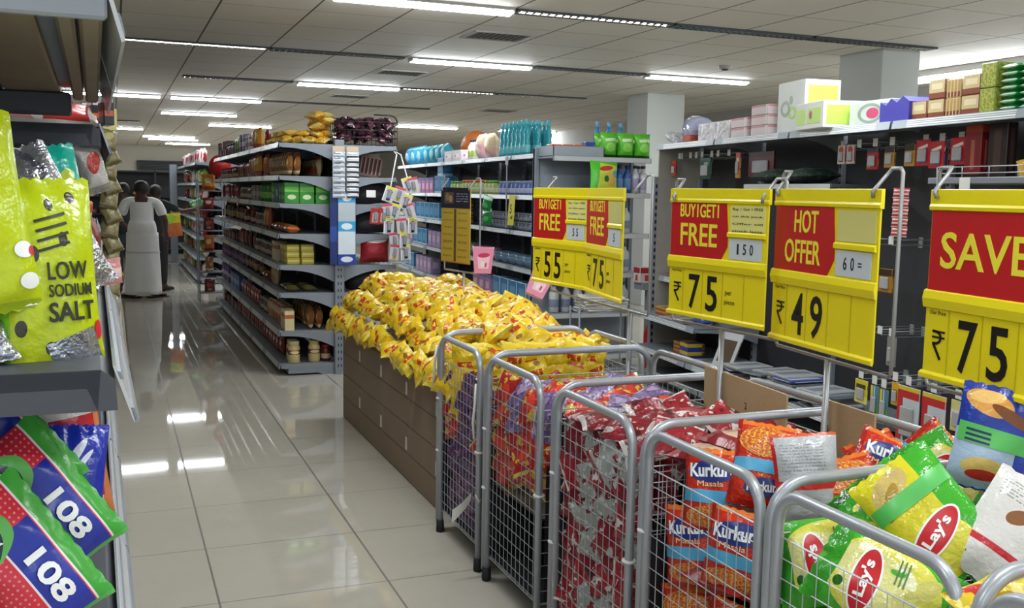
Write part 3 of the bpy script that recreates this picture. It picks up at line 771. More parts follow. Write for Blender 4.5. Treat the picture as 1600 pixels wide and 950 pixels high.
# --- near end of that shelving: crate, clip strips, display card, things on its far side
def crate():
    r = bpy.data.objects.new('wire_crate', None); C.objects.link(r)
    m = MB(); X, Y, H = .26, .22, .19
    for z in (0., .06, .12, H): m.tube([(-X, -Y, z), (X, -Y, z), (X, Y, z), (-X, Y, z)], .004, 5, True)
    for i in range(8):
        t = -X+2*X*i/7
        for yy in (-Y, Y): m.tube([(t, yy, 0), (t, yy, H)], .003, 4)
    for i in range(1, 6):
        t = -Y+2*Y*i/6
        for xx in (-X, X): m.tube([(xx, t, 0), (xx, t, H)], .003, 4)
    for i in range(9): m.tube([(-X+2*X*i/8, -Y, .0), (-X+2*X*i/8, Y, .0)], .003, 4)
    m.build('basket', mat('dark_wire', '#2b2628', .5, .2), r); 
    m = MB(); m.tube([(X, -Y, H)]+arc((X-.06, -Y, H), (1, 0, 0), (0, 0, 1), .06, 0, PI*.5, 6)+[(X-.2, -Y, H+.06)], .007, 6); m.build('handle', r.children[0].data.materials[0] if False else MATS['dark_wire'], r)
    return r
r = put('crate', crate, (1.99, 8.48, 1.927), 0, 'wire crate heaped with dark sachets on top of the mid aisle shelving', 'crate')
sach = K('flat', 'dark_sachet', .085, .07, .042, D('dsach', '#3a1f2a', ('ell', .5, .5, .3, .3, .4, '#7a4a58'), ('v', 0, .12, '#1f1218'), foil=.5, rough=.2))
for iz in range(5):
    for ix in range(6):
        for iy in range(2 if iz < 4 else 4):
            put(sach[0], sach[1], (1.785+ix*.081+rnd.uniform(-.02, .02), 8.30+iy*.085+rnd.uniform(-.012, .012), 1.955+iz*.038+rnd.uniform(-.006, .010)), (rnd.uniform(-.9, .9), rnd.uniform(-.9, .9), rnd.uniform(-3, 3)), 'dark sachet heaped in the wire crate on the mid aisle shelving', 'sachet', 'dark sachets in the wire crate')
# silver sachet card
r = thing('sachet_card', 'silver and white sachet strips hanging on the near upright of the mid aisle shelving', 'sachets', (1.79, 8.175, 1.50))
m = MB(); m.tube([(-.02, .0, .40), (-.02, .03, .40)], .004, 6); m.build('hook', WIRE, r)
SS = design('silver_sachet', '#aeb2ba', [('v', .0, .34, '#3a3d46'), ('v', .34, .42, '#e9eaee'), ('ell', .5, .7, .3, .1, 0, '#d9dde2')], .22, .4, 30, .2)
SS2 = design('pale_sachet', '#a3a9b2', [('v', .4, .5, '#dfe3e6'), ('ell', .4, .72, .3, .1, 0, '#5f656e')], .22, .4, 30, .2)
for cxx, mm in ((-.058, SS2), (.058, SS)):
    for k in range(9):
        p = Pillow(.108, .046, .012, 60+k, .08)
        o = p.mb(6, 4).build('sachet', mm, r, (cxx, -.012-.003*(k % 2), .335-.041*k)); o.rotation_euler = (PI/2-.15, 0, rnd.uniform(-.04, .04))
for cxx in (-.058, .058):
    m = MB(); m.box(cxx-.05, cxx+.05, -.006, -.003, .36, .405); m.build('header', mat('header_tan', '#c9b49a', .5), r)
# tall blue and white display card
r = thing('display_card', 'tall blue and white cardboard display strip on the near upright of the mid aisle shelving', 'display', (1.80, 8.19, .93))
m = MB(); m.box(-.075, .075, -.02, .0, 0, .60, c=.003)
m.build('card', design('blue_white_card', '#d9e2ea', [('v', .86, 1, '#3f9fd8'), ('ell', .5, .93, .3, .05, 0, '#e9f2f8'), ('v', .60, .86, '#b9c3c9'), ('v', .46, .60, '#39a3d6'), ('ell', .5, .53, .32, .045, 0, '#e4eef4'), ('v', 0, .14, '#1d3f9c'), ('ell', .5, .07, .35, .04, 0, '#dfe6f2')], .35, 0), r)
m = MB(); m.box(-.14, -.078, -.012, .0, 0.0, .63, c=.002); m.build('side_flap', design('navy_flap', '#16306e', [('v', .3, .5, '#274a9a')], .4, 0), r)
# far-side goods near the end
BLK = mat('black_nylon', '#1c1b20', .7, 0, .15, 20, .3, 60)
STRP = design('striped_cloth', '#3c2226', [('stripes', 'u', 7, .35, '#a8897c'), ('stripes', 'u', 14, .15, '#6b4a48')], .8, 0)
o = MB().box(-.14, .14, -.05, .05, -.09, .09, c=.02).build('folded_cloth', STRP); o.location = (2.02, 8.46, 1.76); o.rotation_euler = (0, .18, 0)
tag(o, 'brown striped folded cloth under the sachet crate', 'cloth')
bkbag = lambda: MB().lathe([(.02, 0), (.16, .01), (.19, .08), (.15, .17), (.05, .2)], 14, sx=1.1, sy=.8).build('black_bag', BLK)
for x, z, l in ((2.03, 1.432, 'soft black bag with white tag on the shelf under the striped cloth'), (2.03, 1.182, 'soft black bag below the tagged one beside the display card'), (2.03, .692, 'soft black bag on the shelf under the red sack')):
    put('bkbag', bkbag, (x, 8.44, z), 0, l, 'bag')
m = MB(); m.box(-.04, .04, -.004, 0, -.03, .03); o = m.build('price_tag', WHITEINK); o.location = (2.03, 8.28, 1.52); tag(o, 'small white paper tag on the upper black bag', 'tag')
RB = Pillow(.26, .24, .12, 71, .06)
o = RB.mb(12, 12).build('red_sack', design('red_sack', '#9c1c26', [('ell', .5, .82, .42, .16, 0, '#e3d9d9'), ('ell', .5, .5, .3, .12, 0, '#c22d38')], .35, .2, 12)); o.location = (2.07, 8.32, 1.055); o.rotation_euler = (PI/2, 0, .1); tag(o, 'red sack with white top in the end of the mid aisle shelving', 'sack')
# hanging strips of blister packs
BLI = design('blister_pack', '#b9bcc2', [('rect', .5, .45, .18, .36, .1, '#3a3640'), ('v', .84, 1, '#d8d33c'), ('rect', .5, .7, .3, .05, 0, '#d04a3c'), ('u', 0, .08, '#ececec')], .25, 0)
BLI2 = design('pink_blister_pack', '#c3bfc4', [('rect', .5, .45, .16, .34, -.1, '#6d5f6a'), ('v', .84, 1, '#c94a5c'), ('rect', .5, .2, .3, .06, 0, '#e0d040')], .25, 0)
def blister(mm):
    o = MB().box(-.045, .045, -.002, .002, -.13, 0, c=.001).build('blister_pack', mm)
    m = MB(); m.box(-.016, .016, -.018, -.002, -.10, -.03, c=.006); m.build('bubble', mat('bubble_clear', '#8b8e98', .12, 0, .1), o)
    return o
hang = thing('hanging_strip', 'white hanging strip frame carrying blister packs beside the red sack', 'display strip', (2.24, 8.12, .93))
m = MB()
for sx in (-.09, .09): m.tube([(sx, 0, 0), (sx*.9, 0, .66), (sx*.2+.0, .05, .92), (-.02, .16, .955)], .006, 6)
for z in (0.02, .24, .44): m.tube([(-.09, 0, z), (.09, 0, z)], .005, 6)
m.box(-.085, .085, -.015, .004, .42, .45); m.box(-.085, .085, -.012, .004, .20, .215); m.build('rack', mat('white_wire', '#d9dadb', .4), hang)
i = 0
for z, xs in ((1.66, (2.28, 2.33)), (1.58, (2.16, 2.24)), (1.52, (2.30,)), (1.44, (2.12, 2.20, 2.29)), (1.32, (2.14, 2.24, 2.34)), (1.20, (2.18, 2.27)), (1.10, (2.19, 2.28))):
    for x in xs:
        i += 1
        put('bli%d' % (i % 2), lambda: blister(BLI if i % 2 else BLI2), (x, 8.095-.005*(i % 3), z), (0, rnd.uniform(-.35, .35), rnd.uniform(-.3, .3)), ('yellow topped' if i % 2 else 'red topped')+' blister pack hanging at the near end of the mid aisle shelving', 'blister pack', ('yellow' if i % 2 else 'red')+' blister packs')
for i, (x, z) in enumerate(((2.03, 1.40), (2.10, 1.40))):
    put('redcard', lambda: blister(design('red_card', '#a83030', [('rect', .5, .4, .3, .3, 0, '#c9b2a8')], .3, 0)), (x, 8.10, z), (0, .1, .1), 'red card pack hanging beside the tagged black bag', 'blister pack', 'red card packs')

# ================================================================ FARTHER AISLE SHELVING, WIRE RACK, DARK BACK SHELVES
gondola('farther aisle shelving beyond the wire rack with red and white packs', 1.24, 2.2, 16.6, 21.3, 1.96, [1.94, 1.62, 1.34, 1.05, .75, .42, .1], 1.175, 1)
NF = ['top', 'second', 'third', 'fourth', 'fifth', 'sixth', 'bottom']
rw_pouch = K('pouch', 'white_pouch', .2, .1, .24, D('rwp', '#d4c4c4', ('ell', .5, .5, .34, .2, .3, '#b83a44')))
lime_pouch = K('pouch', 'lime_pouch', .18, .1, .22, D('lmp', '#7f9a3a', ('ell', .5, .5, .3, .2, 0, '#d8d8b0')))
for li, z in enumerate([1.94, 1.62, 1.34, 1.05, .75, .42, .1]):
    kinds = [rw_pouch, red_pouch, lime_pouch, maroon_pouch] if li else [rw_pouch, red_pouch, rw_pouch, rw_pouch]
    groups = {}
    y = 16.75
    while y < 21.2:
        k = kinds[rnd.randrange(4)]; groups.setdefault(k[0], (k, []))[1].append((1.36+rnd.uniform(0, .05), y, z+.001, rnd.uniform(-.2, .2))); y += .24
    for k, pts in groups.values(): shelve(k, 'on the %s shelf of the farther aisle shelving' % NF[li], pts)
r = thing('wire_rack', 'narrow wire display rack standing at the far end of the mid aisle shelving', 'rack', (1.24, 14.15, 0))
m = MB()
for sx in (-.17, .17):
    for sy in (-.15, .15): m.tube([(sx, sy, 0), (sx, sy, 1.72)], .009, 6)
m.build('upright', GREY, r); m = MB()
for z in (.12, .40, .68, .96, 1.24, 1.5):
    m.tube([(-.17, -.15, z), (.17, -.15, z), (.17, .15, z), (-.17, .15, z)], .006, 5, True)
    for i in range(5): m.tube([(-.17, -.12+.06*i, z), (.17, -.12+.06*i, z)], .003, 4)
m.build('basket', GREY, r)
for z, k in ((.13, maroon_pouch), (.41, brown_pouch), (.69, orange_pouch), (.97, maroon_pouch), (1.25, red_pouch), (1.505, yellow_big)):
    shelve(k, 'on the narrow wire rack, %s level' % {.13: 'bottom', .41: 'second', .69: 'third', .97: 'fourth', 1.25: 'fifth', 1.505: 'top'}[z], [(1.20+.02*i, 14.06+.09*i, z, PI/2+.1) for i in range(2)])
m = MB(); m.lathe([(.001, -.01), (.15, -.01), (.15, .01), (.001, .01)], 24); o = m.build('round_sign', mat('red_sign', '#c4201f', .4)); o.location = (1.36, 14.0, 1.83); o.rotation_euler = (PI/2, 0, .2)
tag(o, 'round red sign above the narrow wire rack', 'sign')
m = MB(); m.tube([(0, 0, 0), (0, 0, .16)], .006, 6); o.location.z = 1.84; m.build('stem', GREY, o, (0, .012, 0)); KIDS[o.name][-1].location = (0, -.2, .0); KIDS[o.name][-1].rotation_euler = (PI/2, 0, 0); KIDS[o.name][-1].location = (0, -.12, 0)
m.v = []; 
r = thing('end_post', 'grey post at the far end of the farther aisle shelving', 'post', (1.16, 21.5, 0)); m = MB(); m.box(-.07, .07, -.05, .05, 0, 2.0, c=.005); m.box(-.14, .10, -.09, .09, 0, .02); m.build('post', SHELFB, r)
r = thing('back_shelving', 'tall dark shelving across the far end of the aisle', 'shelf', (.3, 24.2, 0))
m = MB(); m.box(-1.6, 1.7, .3, .36, 0, 1.9); m.build('back_panel', BACKD, r)
for z in (.1, .5, .9, 1.3, 1.86):
    m = MB(); m.box(-1.6, 1.7, 0, .3, z, z+.03); m.build('shelf_board', mat('very_dark_metal', '#2a2a2e', .5), r)
for x in (-1.6, -.5, .6, 1.66):
    m = MB(); m.box(x, x+.04, 0, .06, 0, 1.9); m.build('upright', MATS['very_dark_metal'], r)
for z, k in ((.131, choc_box), (.531, blue_box), (.931, choc_box), (1.331, brown_bottle)):
    shelve(k, 'on the dark shelving at the far end, %s' % {.131: 'bottom shelf', .531: 'second shelf up', .931: 'third shelf up', 1.331: 'fourth shelf up'}[z], [(-.9+.17*i, 24.33, z, PI/2) for i in range(12)])

# ================================================================ TOILETRIES SHELVING (behind the yellow heap) AND PEGBOARD SHELVING (right)
def bracket_shelf(w_, d_, th=.03):
    pass
def wall_shelving(label, org, rz, L, H, levels, depth, bay, end=None, back=BACKD):
    """one sided shelving; local front at x=0, goods face -x; levels = (z, front x, y0, y1)"""
    g = thing('shelving_unit', label, 'shelf', (org[0], org[1], 0), rz)
    m = MB(); m.box(depth, depth+.03, 0, L, .05, H); m.build('back_panel', back, g)
    n = round(L/bay); up = None
    for i in range(n+1):
        if up is None:
            m = MB(); m.box(depth-.03, depth+.04, -.02, .02, 0, H, c=.004)
            for k in range(int(H/.06)): m.box(depth-.0312, depth-.03, -.008, .008, .06+k*.058, .085+k*.058, 1)
            up = m.build('upright', [SHELFB, BLACKRUB], g)
        else: up2 = dup(up, g); up2.location = (0, L*i/n, 0)
    for z, fx, y0, y1 in levels:
        k = max(1, round((y1-y0)/bay))
        for i in range(k):
            a, b = y0+(y1-y0)*i/k+.003, y0+(y1-y0)*(i+1)/k-.003
            m = MB(); m.prism([(depth-.03, z), (fx, z), (fx, z-.035), (fx+.006, -.038+z), (fx+.014, z-.014), (depth-.03, z-.014)], lambda p, q, t: (p, t, q), a, b)
            s = m.build('shelf_board', SHELFB, g)
            m = MB(); m.prism([(fx-.001, z+.002), (fx-.005, z+.004), (fx-.014, z-.038), (fx-.010, z-.040)], lambda p, q, t: (p, t, q), a+.008, b-.008)
            m.build('price_rail', STRIPW, s)
            for yy in (a, b-.006):
                prof = [(depth-.03, z-.006), (fx+.01, z-.006), (fx+.01, z-.03)]+[(fx+.04+(depth-.08-fx)*q/6, z-.036-.09*(q/6)**2.2) for q in range(7)]
                m = MB(); m.prism(prof, lambda p, q, t: (p, t, q), yy, yy+.005); m.build('bracket', SHELFB, s)
    m = MB(); m.box(.05, depth, 0, L, .01, .085); m.build('plinth', SHELFB, g)
    if end: end(g)
    return g
G3O, G3R, G3L = (3.62, 8.3, 0), math.radians(-3.2), 6.2
g3lev = [1.91, 1.525, 1.18, .825, .46, .1]
wall_shelving('long grey shelving with pink and blue baby packs behind the yellow heap', G3O, G3R, G3L, 1.95, [(z, 0, 0, G3L) for z in g3lev], .46, .886, back=mat('back_blue_grey', '#343942', .6))
babyblue = K('pouch', 'blue_nappy_pack', .34, .16, .26, D('nappy', '#3fa9d6', ('ell', .5, .45, .3, .22, 0, '#a8def0'), ('v', .8, .9, '#bfe8f5'), ('noise', 8, .62, '#2f8fc4')))
tealpack = K('pouch', 'turquoise_pack', .26, .15, .24, D('tealp', '#49b3c9', ('ell', .5, .5, .32, .26, 0, '#8fd3de')))
pinkbox = K('box', 'pale_pink_box', .36, .14, .13, D('ppb', '#dcc9cf', ('rect', .5, .5, .35, .2, 0, '#efe6ea'), ('rect', .3, .5, .1, .12, 0, '#c9788e'), foil=0))
pinkpack = K('pouch', 'pink_and_cream_pack', .30, .16, .28, D('pkp', '#e0a9ad', ('v', .55, .95, '#e3c2a8'), ('ell', .5, .35, .3, .12, 0, '#eccdd2')))
creampack = K('pouch', 'cream_and_peach_pack', .26, .16, .27, D('crpk', '#ddc3a0', ('v', .0, .45, '#dcae9c'), ('ell', .5, .6, .3, .12, 0, '#efe0c6')))
turq = K('spray', 'turquoise_bottle', .10, .10, .34, D('turq', '#2fa8b8', ('v', .1, .35, '#7fd0d8'), rough=.2, foil=0), mat('cap_turq', '#4fc0d0', .3))
whbottle = K('bottle', 'white_bottle', .09, .09, .24, D('whbo', '#e4e4dc', ('v', .2, .5, '#b9d06a'), rough=.3, foil=0), mat('cap_darkblue', '#28325a', .4))
lilacjar = K('jar', 'lilac_jar', .13, .13, .17, D('lilac', '#c9a9c4', ('v', .2, .6, '#e6d6e2'), rough=.35, foil=0), mat('lid_yellow', '#d8cf4a', .4))
pinkcart = K('box', 'pink_carton', .20, .12, .20, D('pkc', '#c07fae', ('rect', .5, .45, .3, .2, 0, '#e6c8dc'), ('v', .85, 1, '#4a7fb8'), foil=0))
bluecart = K('box', 'blue_carton', .24, .14, .22, D('blc', '#2f7fb8', ('rect', .5, .5, .35, .25, 0, '#5fa8d3'), ('v', .0, .1, '#cfe3ef'), foil=0))
lilaccart = K('box', 'lilac_carton', .19, .14, .21, D('lic', '#b59ac0', ('rect', .5, .55, .3, .2, 0, '#d8c8de'), foil=0))
greenjar = K('jar', 'green_jar', .12, .12, .15, D('gnj', '#a9b56a', ('v', .2, .6, '#dfe3b8'), rough=.3, foil=0), mat('lid_green', '#6fae4a', .4))
orjar = K('jar', 'orange_lidded_jar', .12, .12, .16, D('oj', '#9aa86a', ('v', .2, .6, '#c9cf9a'), rough=.3, foil=0), mat('lid_orange', '#cf6a32', .4))
bluejar = K('jar', 'blue_jar', .11, .11, .14, D('bj', '#5a6fae', ('v', .2, .6, '#c8cfe6'), rough=.3, foil=0), mat('lid_blueg', '#8fa3c9', .4))
browncup = K('tub', 'brown_tub', .10, .10, .09, D('brt', '#6b4a3a', ('v', .2, .6, '#a9826a'), rough=.35, foil=0), mat('lid_brownish', '#8d7f78', .4))
greycup = K('tub', 'grey_tub', .10, .10, .085, D('grt', '#5a5f6c', ('v', .2, .6, '#8d93a0'), rough=.35, foil=0), mat('lid_greyish', '#7f8594', .4))
bowlg = K('bowl', 'grey_green_bowl', .19, .19, .075, mat('bowl_greygreen', '#8f9a8a', .25)); bowlp = K('bowl', 'pink_bowl', .2, .2, .09, mat('bowl_pink', '#b98a9a', .25)); bowlb = K('bowl', 'blue_bowl', .2, .2, .08, mat('bowl_blue', '#6f8aa0', .25))
def s3(k, where, pts, **kw): shelve(k, where, pts, G3O, G3R, **kw)
T3 = 'on the top shelf behind the yellow heap'
s3(babyblue, T3, [(.12, 5.85, 1.912), (.12, 5.48, 1.912), (.12, 5.12, 1.912)])
s3(tealpack, T3, [(.12, 4.75, 1.912), (.12, 4.42, 1.912), (.12, 4.12, 1.912), (.12, 3.82, 1.912)])
s3(pinkbox, T3, [(.10, 3.44, 1.912), (.10, 3.05, 1.912)]); s3(whbottle, T3+', near the orange ball', [(.12, 2.72, 1.912), (.12, 2.58, 1.912)])
s3(pinkpack, T3, [(.12, 2.25, 1.912)]); s3(creampack, T3, [(.12, 1.92, 1.912)])
s3(turq, T3+', standing in a block', [(.06+.11*i, .62+.125*j, 1.911) for i in range(3) for j in range(7)])
m = MB(); m.lathe([(.001, -.2)]+[(.2*math.sin(PI*i/12), -.2*math.cos(PI*i/12)) for i in range(1, 12)]+[(.001, .2)], 20, sx=1, sy=1); o = m.build('orange_ball', mat('orange_ball_paint', '#c9702a', .45, 0, .15)); o.location = (4.27, 11.9, 2.115); tag(o, 'big orange ball resting behind packs on the top shelf', 'ball')
z = 1.527; S2 = 'on the second shelf behind the yellow heap'
s3(lilacjar, S2, [(.09, 5.9-.17*i, z) for i in range(5)]); s3(pinkcart, S2, [(.09, 4.95-.22*i, z) for i in range(4)])
s3(bluecart, S2, [(.09, 3.95, z), (.09, 3.68, z)]); s3(bluecart, 'piled on another blue carton on the second shelf', [(.09, 3.8, z+.222)])
s3(greenjar, S2, [(.09, 3.3-.14*i, z) for i in range(3)]); s3(orjar, S2, [(.09, 2.8-.14*i, z) for i in range(6)]); s3(greenjar, S2+', near the lidded jars', [(.09, 1.9-.14*i, z) for i in range(3)]); s3(bluejar, S2, [(.09, 1.4-.13*i, z) for i in range(10)])
z = 1.182; S3_ = 'on the third shelf behind the yellow heap'
s3(lilaccart, S3_, [(.09, 5.9-.21*i, z) for i in range(4)]); s3(bluecart, S3_, [(.09, 5.0-.26*i, z) for i in range(5)])
s3(browncup, S3_, [(.07, 3.3-.12*i, z+.092*k) for i in range(7) for k in range(3)]); s3(greycup, S3_, [(.07, 2.05-.12*i, z+.087*k) for i in range(16) for k in range(2)])
z = .827; S4 = 'on the fourth shelf behind the yellow heap'
s3(pinkcart, S4, [(.09, 5.9-.23*i, z) for i in range(3)]); s3(bluecart, S4, [(.09, 5.15-.27*i, z) for i in range(3)]); s3(lilaccart, S4, [(.09, 4.3-.22*i, z) for i in range(3)])
s3(bowlg, S4, [(.12, 3.3-.22*i, z+.03*k) for i in range(4) for k in range(3)]); s3(bowlp, S4, [(.12, 2.3-.23*i, z+.03*k) for i in range(3) for k in range(2)]); s3(bowlb, S4, [(.12, 1.5-.24*i, z+.03*k) for i in range(5) for k in range(2)])
z = .462; S5 = 'on the fifth shelf behind the yellow heap'
s3(bluecart, S5, [(.09, 5.9-.26*i, z) for i in range(3)]); s3(lilaccart, S5, [(.09, 5.0-.22*i, z) for i in range(4)]); s3(pinkcart, S5, [(.09, 2.2-.23*i, z) for i in range(3)]); s3(bluecart, 'beside pink cartons on the fifth shelf', [(.09, 1.4-.27*i, z) for i in range(5)])
# yellow shelf talker, green hanging pack, clip strips on the shelf front
def s3p(x, y, z): ca, sa = math.cos(G3R), math.sin(G3R); return (G3O[0]+x*ca-y*sa, G3O[1]+x*sa+y*ca, z)
m = MB(); m.box(-.004, 0, -.09, .09, -.30, .0, c=.001); o = m.build('price_talker', mat('talker_yellow', '#e6dc2a', .4)); o.location = s3p(-.022, .78, 1.53); o.rotation_euler = (0, .06, G3R)
fnx = lambda x, y, z: (-.0045-z, -x, y); letters('5', -.01, -.14, .05, .09, DARKINK, o, fnx, .01); letters('off', .02, -.22, .06, .035, DARKINK, o, fnx, .0)
tag(o, 'yellow price card with a black number clipped to the second shelf edge', 'price card')
GHP = D('green_hang', '#2a8a44', ('v', .72, .95, '#cfe6d0'), ('ell', .5, .4, .3, .14, 0, '#5fbf6a'))
bg = Pillow(.16, .17, .05, 81, .08)
for k, (y, z) in enumerate(((1.55, 1.43), (1.54, 1.29))):
    o = bg.mb(8, 8).build('green_pouch', GHP); o.location = s3p(-.045, y, z); o.rotation_euler = frame((-1, -.3, .1), (0, 0, 1), (-.2, .2)[k]).to_euler(); tag(o, ('upper' if not k else 'lower')+' green pouch hanging in front of the third shelf', 'pouch')
r = thing('clip_strip', 'thin metal hanging strip in front of the second shelf', 'hanging strip', s3p(-.03, .95, 1.20)); m = MB(); m.box(-.003, .003, -.012, .012, 0, .72); m.build('strip', WIRE, r); m = MB(); m.box(-.008, .004, -.03, .03, .62, .70, c=.003); m.build('clip', RAILP, r)
# ---- end cap of that shelving, facing the shopper
r = thing('end_cap_shelving', 'short grey shelving unit closing the near end of the baby goods shelving', 'shelf', (3.50, 7.86, 0))
m = MB(); m.box(0, 1.0, .36, .39, .05, 1.95); m.build('back_panel', GREY, r)
for x in (.0, .96):
    m = MB(); m.box(x, x+.04, .34, .40, 0, 1.95, c=.004); m.build('upright', SHELFB, r)
for z in (1.87, 1.56, 1.2, .85, .5, .12):
    m = MB(); m.box(0.02, .98, 0, .36, z-.016, z); m.box(.02, .98, -.006, .004, z-.04, z+.004); s = m.build('shelf_board', SHELFB, r)
    m = MB(); m.box(.03, .97, -.012, -.006, z-.038, z+.002); m.build('price_rail', RAILP, s)
m = MB(); m.box(.03, .52, .02, .33, 1.872, 1.876); m.box(.03, .52, .02, .026, 1.872, 1.96); m.box(.03, .036, .02, .33, 1.872, 1.96); m.box(.514, .52, .02, .33, 1.872, 1.96)
o = m.build('display_tray', mat('tray_grey', '#9aa3aa', .4)); o.location = (3.50, 7.86, 0); tag(o, 'grey display tray of small packs beside the green packs', 'tray')
small_or = K('box', 'orange_small_box', .10, .12, .10, D('sob', '#c9603a', ('v', .4, .7, '#e6c4a8'), foil=0)); small_bl = K('box', 'blue_small_box', .09, .1, .13, D('sbb', '#2f4aa0', ('v', .4, .7, '#8fa6d8'), foil=0))
shelve(small_or, 'in the grey display tray', [(3.60+.11*i, 8.02, 1.877, PI/2) for i in range(3)]); shelve(small_bl, 'in the grey display tray', [(3.93, 8.02, 1.877, PI/2)])
grp = K('pouch', 'green_wipes_pack', .16, .11, .22, D('gwp', '#5fc42c', ('v', .0, .14, '#1f5a1e'), ('rect', .5, .68, .32, .06, .05, '#d8f0c0'), ('ell', .5, .42, .3, .14, 0, '#8fdc5a'))); 
shelve(grp, 'on the end shelf beside the pale column', [(4.10+.17*i, 7.96+.13*j, 1.872, PI/2) for i in range(3) for j in range(2)])
blcap = K('spray', 'blue_spray_bottle', .085, .085, .33, D('bsb', '#3f86b8', ('v', .1, .5, '#8fc0dc'), rough=.25, foil=0), mat('cap_skyblue', '#5fa8d6', .35))
shelve(blcap, 'rising behind the green packs', [(4.09+.12*i, 8.17, 1.872, PI/2) for i in range(3)])
b = Pillow(.27, .27, .07, 91, .05)
o = b.mb(14, 14).build('lime_pack', D('limepk', '#4fc02a', ('rect', .62, .5, .34, .40, -.15, '#c9d24a'), ('ell', .72, .45, .2, .22, 0, '#d8b84a'), ('ell', .55, .74, .26, .09, .2, '#c23a2a'), ('ell', .55, .45, .09, .08, 0, '#2a6a30'), ('ell', .9, .6, .1, .1, 0, '#3fa8a0'))); o.location = (3.99, 7.82, 1.70); o.rotation_euler = (PI/2-.12, .05, 0)
tag(o, 'lime green pack with a red emblem leaning on the end shelf behind the yellow signs', 'pack')
def tallbottle(c, capc): return lambda: (lambda o: o)(bottle(.036, .25, c, capc, .5))
for key, c, cap, xs, lab in (('bb', D('bbl', '#2f5fa8', ('v', .15, .6, '#6f9ad0'), rough=.25, foil=0), mat('cap_navy', '#1f2d55', .35), (4.12, 4.20, 4.28), 'blue bottle with dark cap on the end shelf behind the yellow signs'),
                        ('wb', D('wbl', '#d9d9e2', ('v', .15, .6, '#b9b0cf'), rough=.25, foil=0), mat('cap_ink', '#2d2c44', .35), (4.36, 4.44, 4.52), 'white bottle with dark cap at the end of the blue bottles')):
    for x in xs: put(key, tallbottle(c, cap), (x if x < 4.46 else 4.44, 7.93 if x < 4.46 else 8.02, 1.561), 0, lab, 'bottle', lab.split(' with')[0]+'s on the end shelf')
cleaner = K('bottle', 'white_cleaner_bottle', .09, .09, .26, D('wcb', '#cfd2d6', ('v', .2, .5, '#8a97b0'), rough=.3, foil=0), mat('cap_teal', '#3a8a9a', .4))
for z, nm in ((1.201, 'third'), (.851, 'fourth'), (.501, 'fifth')): shelve(cleaner, 'on the %s shelf of the end unit' % nm, [(3.62+.115*i, 8.0, z, PI/2) for i in range(7)])
# grey wire bin of papers at floor level and red-white box
bx = K('box', 'red_white_box', .16, .12, .14, D('rwb', '#cfcac6', ('v', .62, 1, '#a8202c'), ('rect', .5, .3, .2, .2, 0, '#c23a44'), foil=0))
shelve(bx, 'on the ledge beside the fire extinguisher', [(4.36, 7.70, .78, PI/2)])
r = thing('floor_stand', 'low grey stand between the end unit and the pegboard shelving', 'stand', (4.40, 7.70, 0)); m = MB(); m.box(-.10, .10, -.08, .08, .72, .78, c=.004); m.build('tray', SHELFB, r); m = MB(); m.box(-.02, .02, -.02, .02, .02, .72); m.build('post', SHELFB, r); m = MB(); m.box(-.12, .12, -.1, .1, 0, .02); m.build('base', SHELFB, r)
r = thing('fire_extinguisher', 'small red fire extinguisher with black hose below the red and white box', 'fire extinguisher', (4.28, 7.42, 0)); m = MB(); m.lathe([(.055, 0), (.06, .01), (.06, .36), (.045, .42), (.02, .45)], 16); m.build('cylinder', mat('extinguisher_red', '#a81c20', .3), r); m = MB(); m.box(-.02, .02, -.02, .02, .44, .50); m.box(-.07, .01, -.008, .008, .50, .515); m.build('valve', BLACKRUB, r); m = MB(); m.tube([(.02, -.02, .47), (.07, -.04, .44), (.075, -.05, .30), (.07, -.05, .2)], .009, 6); m.build('hose', BLACKRUB, r)

# ---------------------------------------------------------------- pegboard shelving on the right
RSO, RSR = (4.14, 7.16, 0), math.radians(-6.1)
def rp(x, y, z): ca, sa = math.cos(RSR), math.sin(RSR); return (RSO[0]+x*ca-y*sa, RSO[1]+x*sa+y*ca, z)
RSL = 6.0
def endpanel(g):
    m = MB(); m.box(0.01, .40, 5.985, 6.0, .1, 1.92); m.build('end_panel', mat('end_panel_tan', '#a09c93', .6), g)
    m = MB(); m.box(-.02, .03, 5.99, 6.04, 0, 1.7)
    for k in range(27): m.box(-.012, -.004+.008, 5.9895, 5.99, .1+k*.058, .13+k*.058, 1)
    m.build('corner_post', [SHELFB, BLACKRUB], g)
# local frame: y runs from the near end (0) to the far end (6)
RN = rp(0, -6.0, 0)
PEG = mat('pegboard_grey', '#333338', .55, 0, .08)
wall_shelving('long pegboard shelving with boxes on top and hanging packs, behind the yellow signs', (RN[0], RN[1]), RSR, RSL, 1.96,
    [(1.955, 0, 0, RSL), (.89, .05, 5.1, 6.0), (.60, -.15, 4.9, 6.0), (.33, -.15, 3.1, 6.0), (.12, -.05, 0, 6.0)], .40, 1.0, endpanel, PEG)
def s4(k, where, pts, **kw): shelve(k, where, [(p[0], p[1], p[2])+tuple(p[3:]) for p in pts], RSO, RSR, **kw)
TP = 'on top of the pegboard shelving'; TZ = 1.957
CLR = mat('clear_plastic_pale', '#d0ccd6', .12, 0, .1, 20, .4, 25)
o = bag_obj('crumpled_wrap', Pillow(.34, .14, .08, 101, .25), design('clear_wrap', '#b8bcc0', [('noise', 6, .55, '#e2e4e6')], .15, .8, 14), rp(.12, -.12, TZ+.045), frame((-.1, -.3, .95), (.2, 1, 0), PI/2), 'crumpled clear plastic wrap at the far end on top of the pegboard shelving', 'wrap')
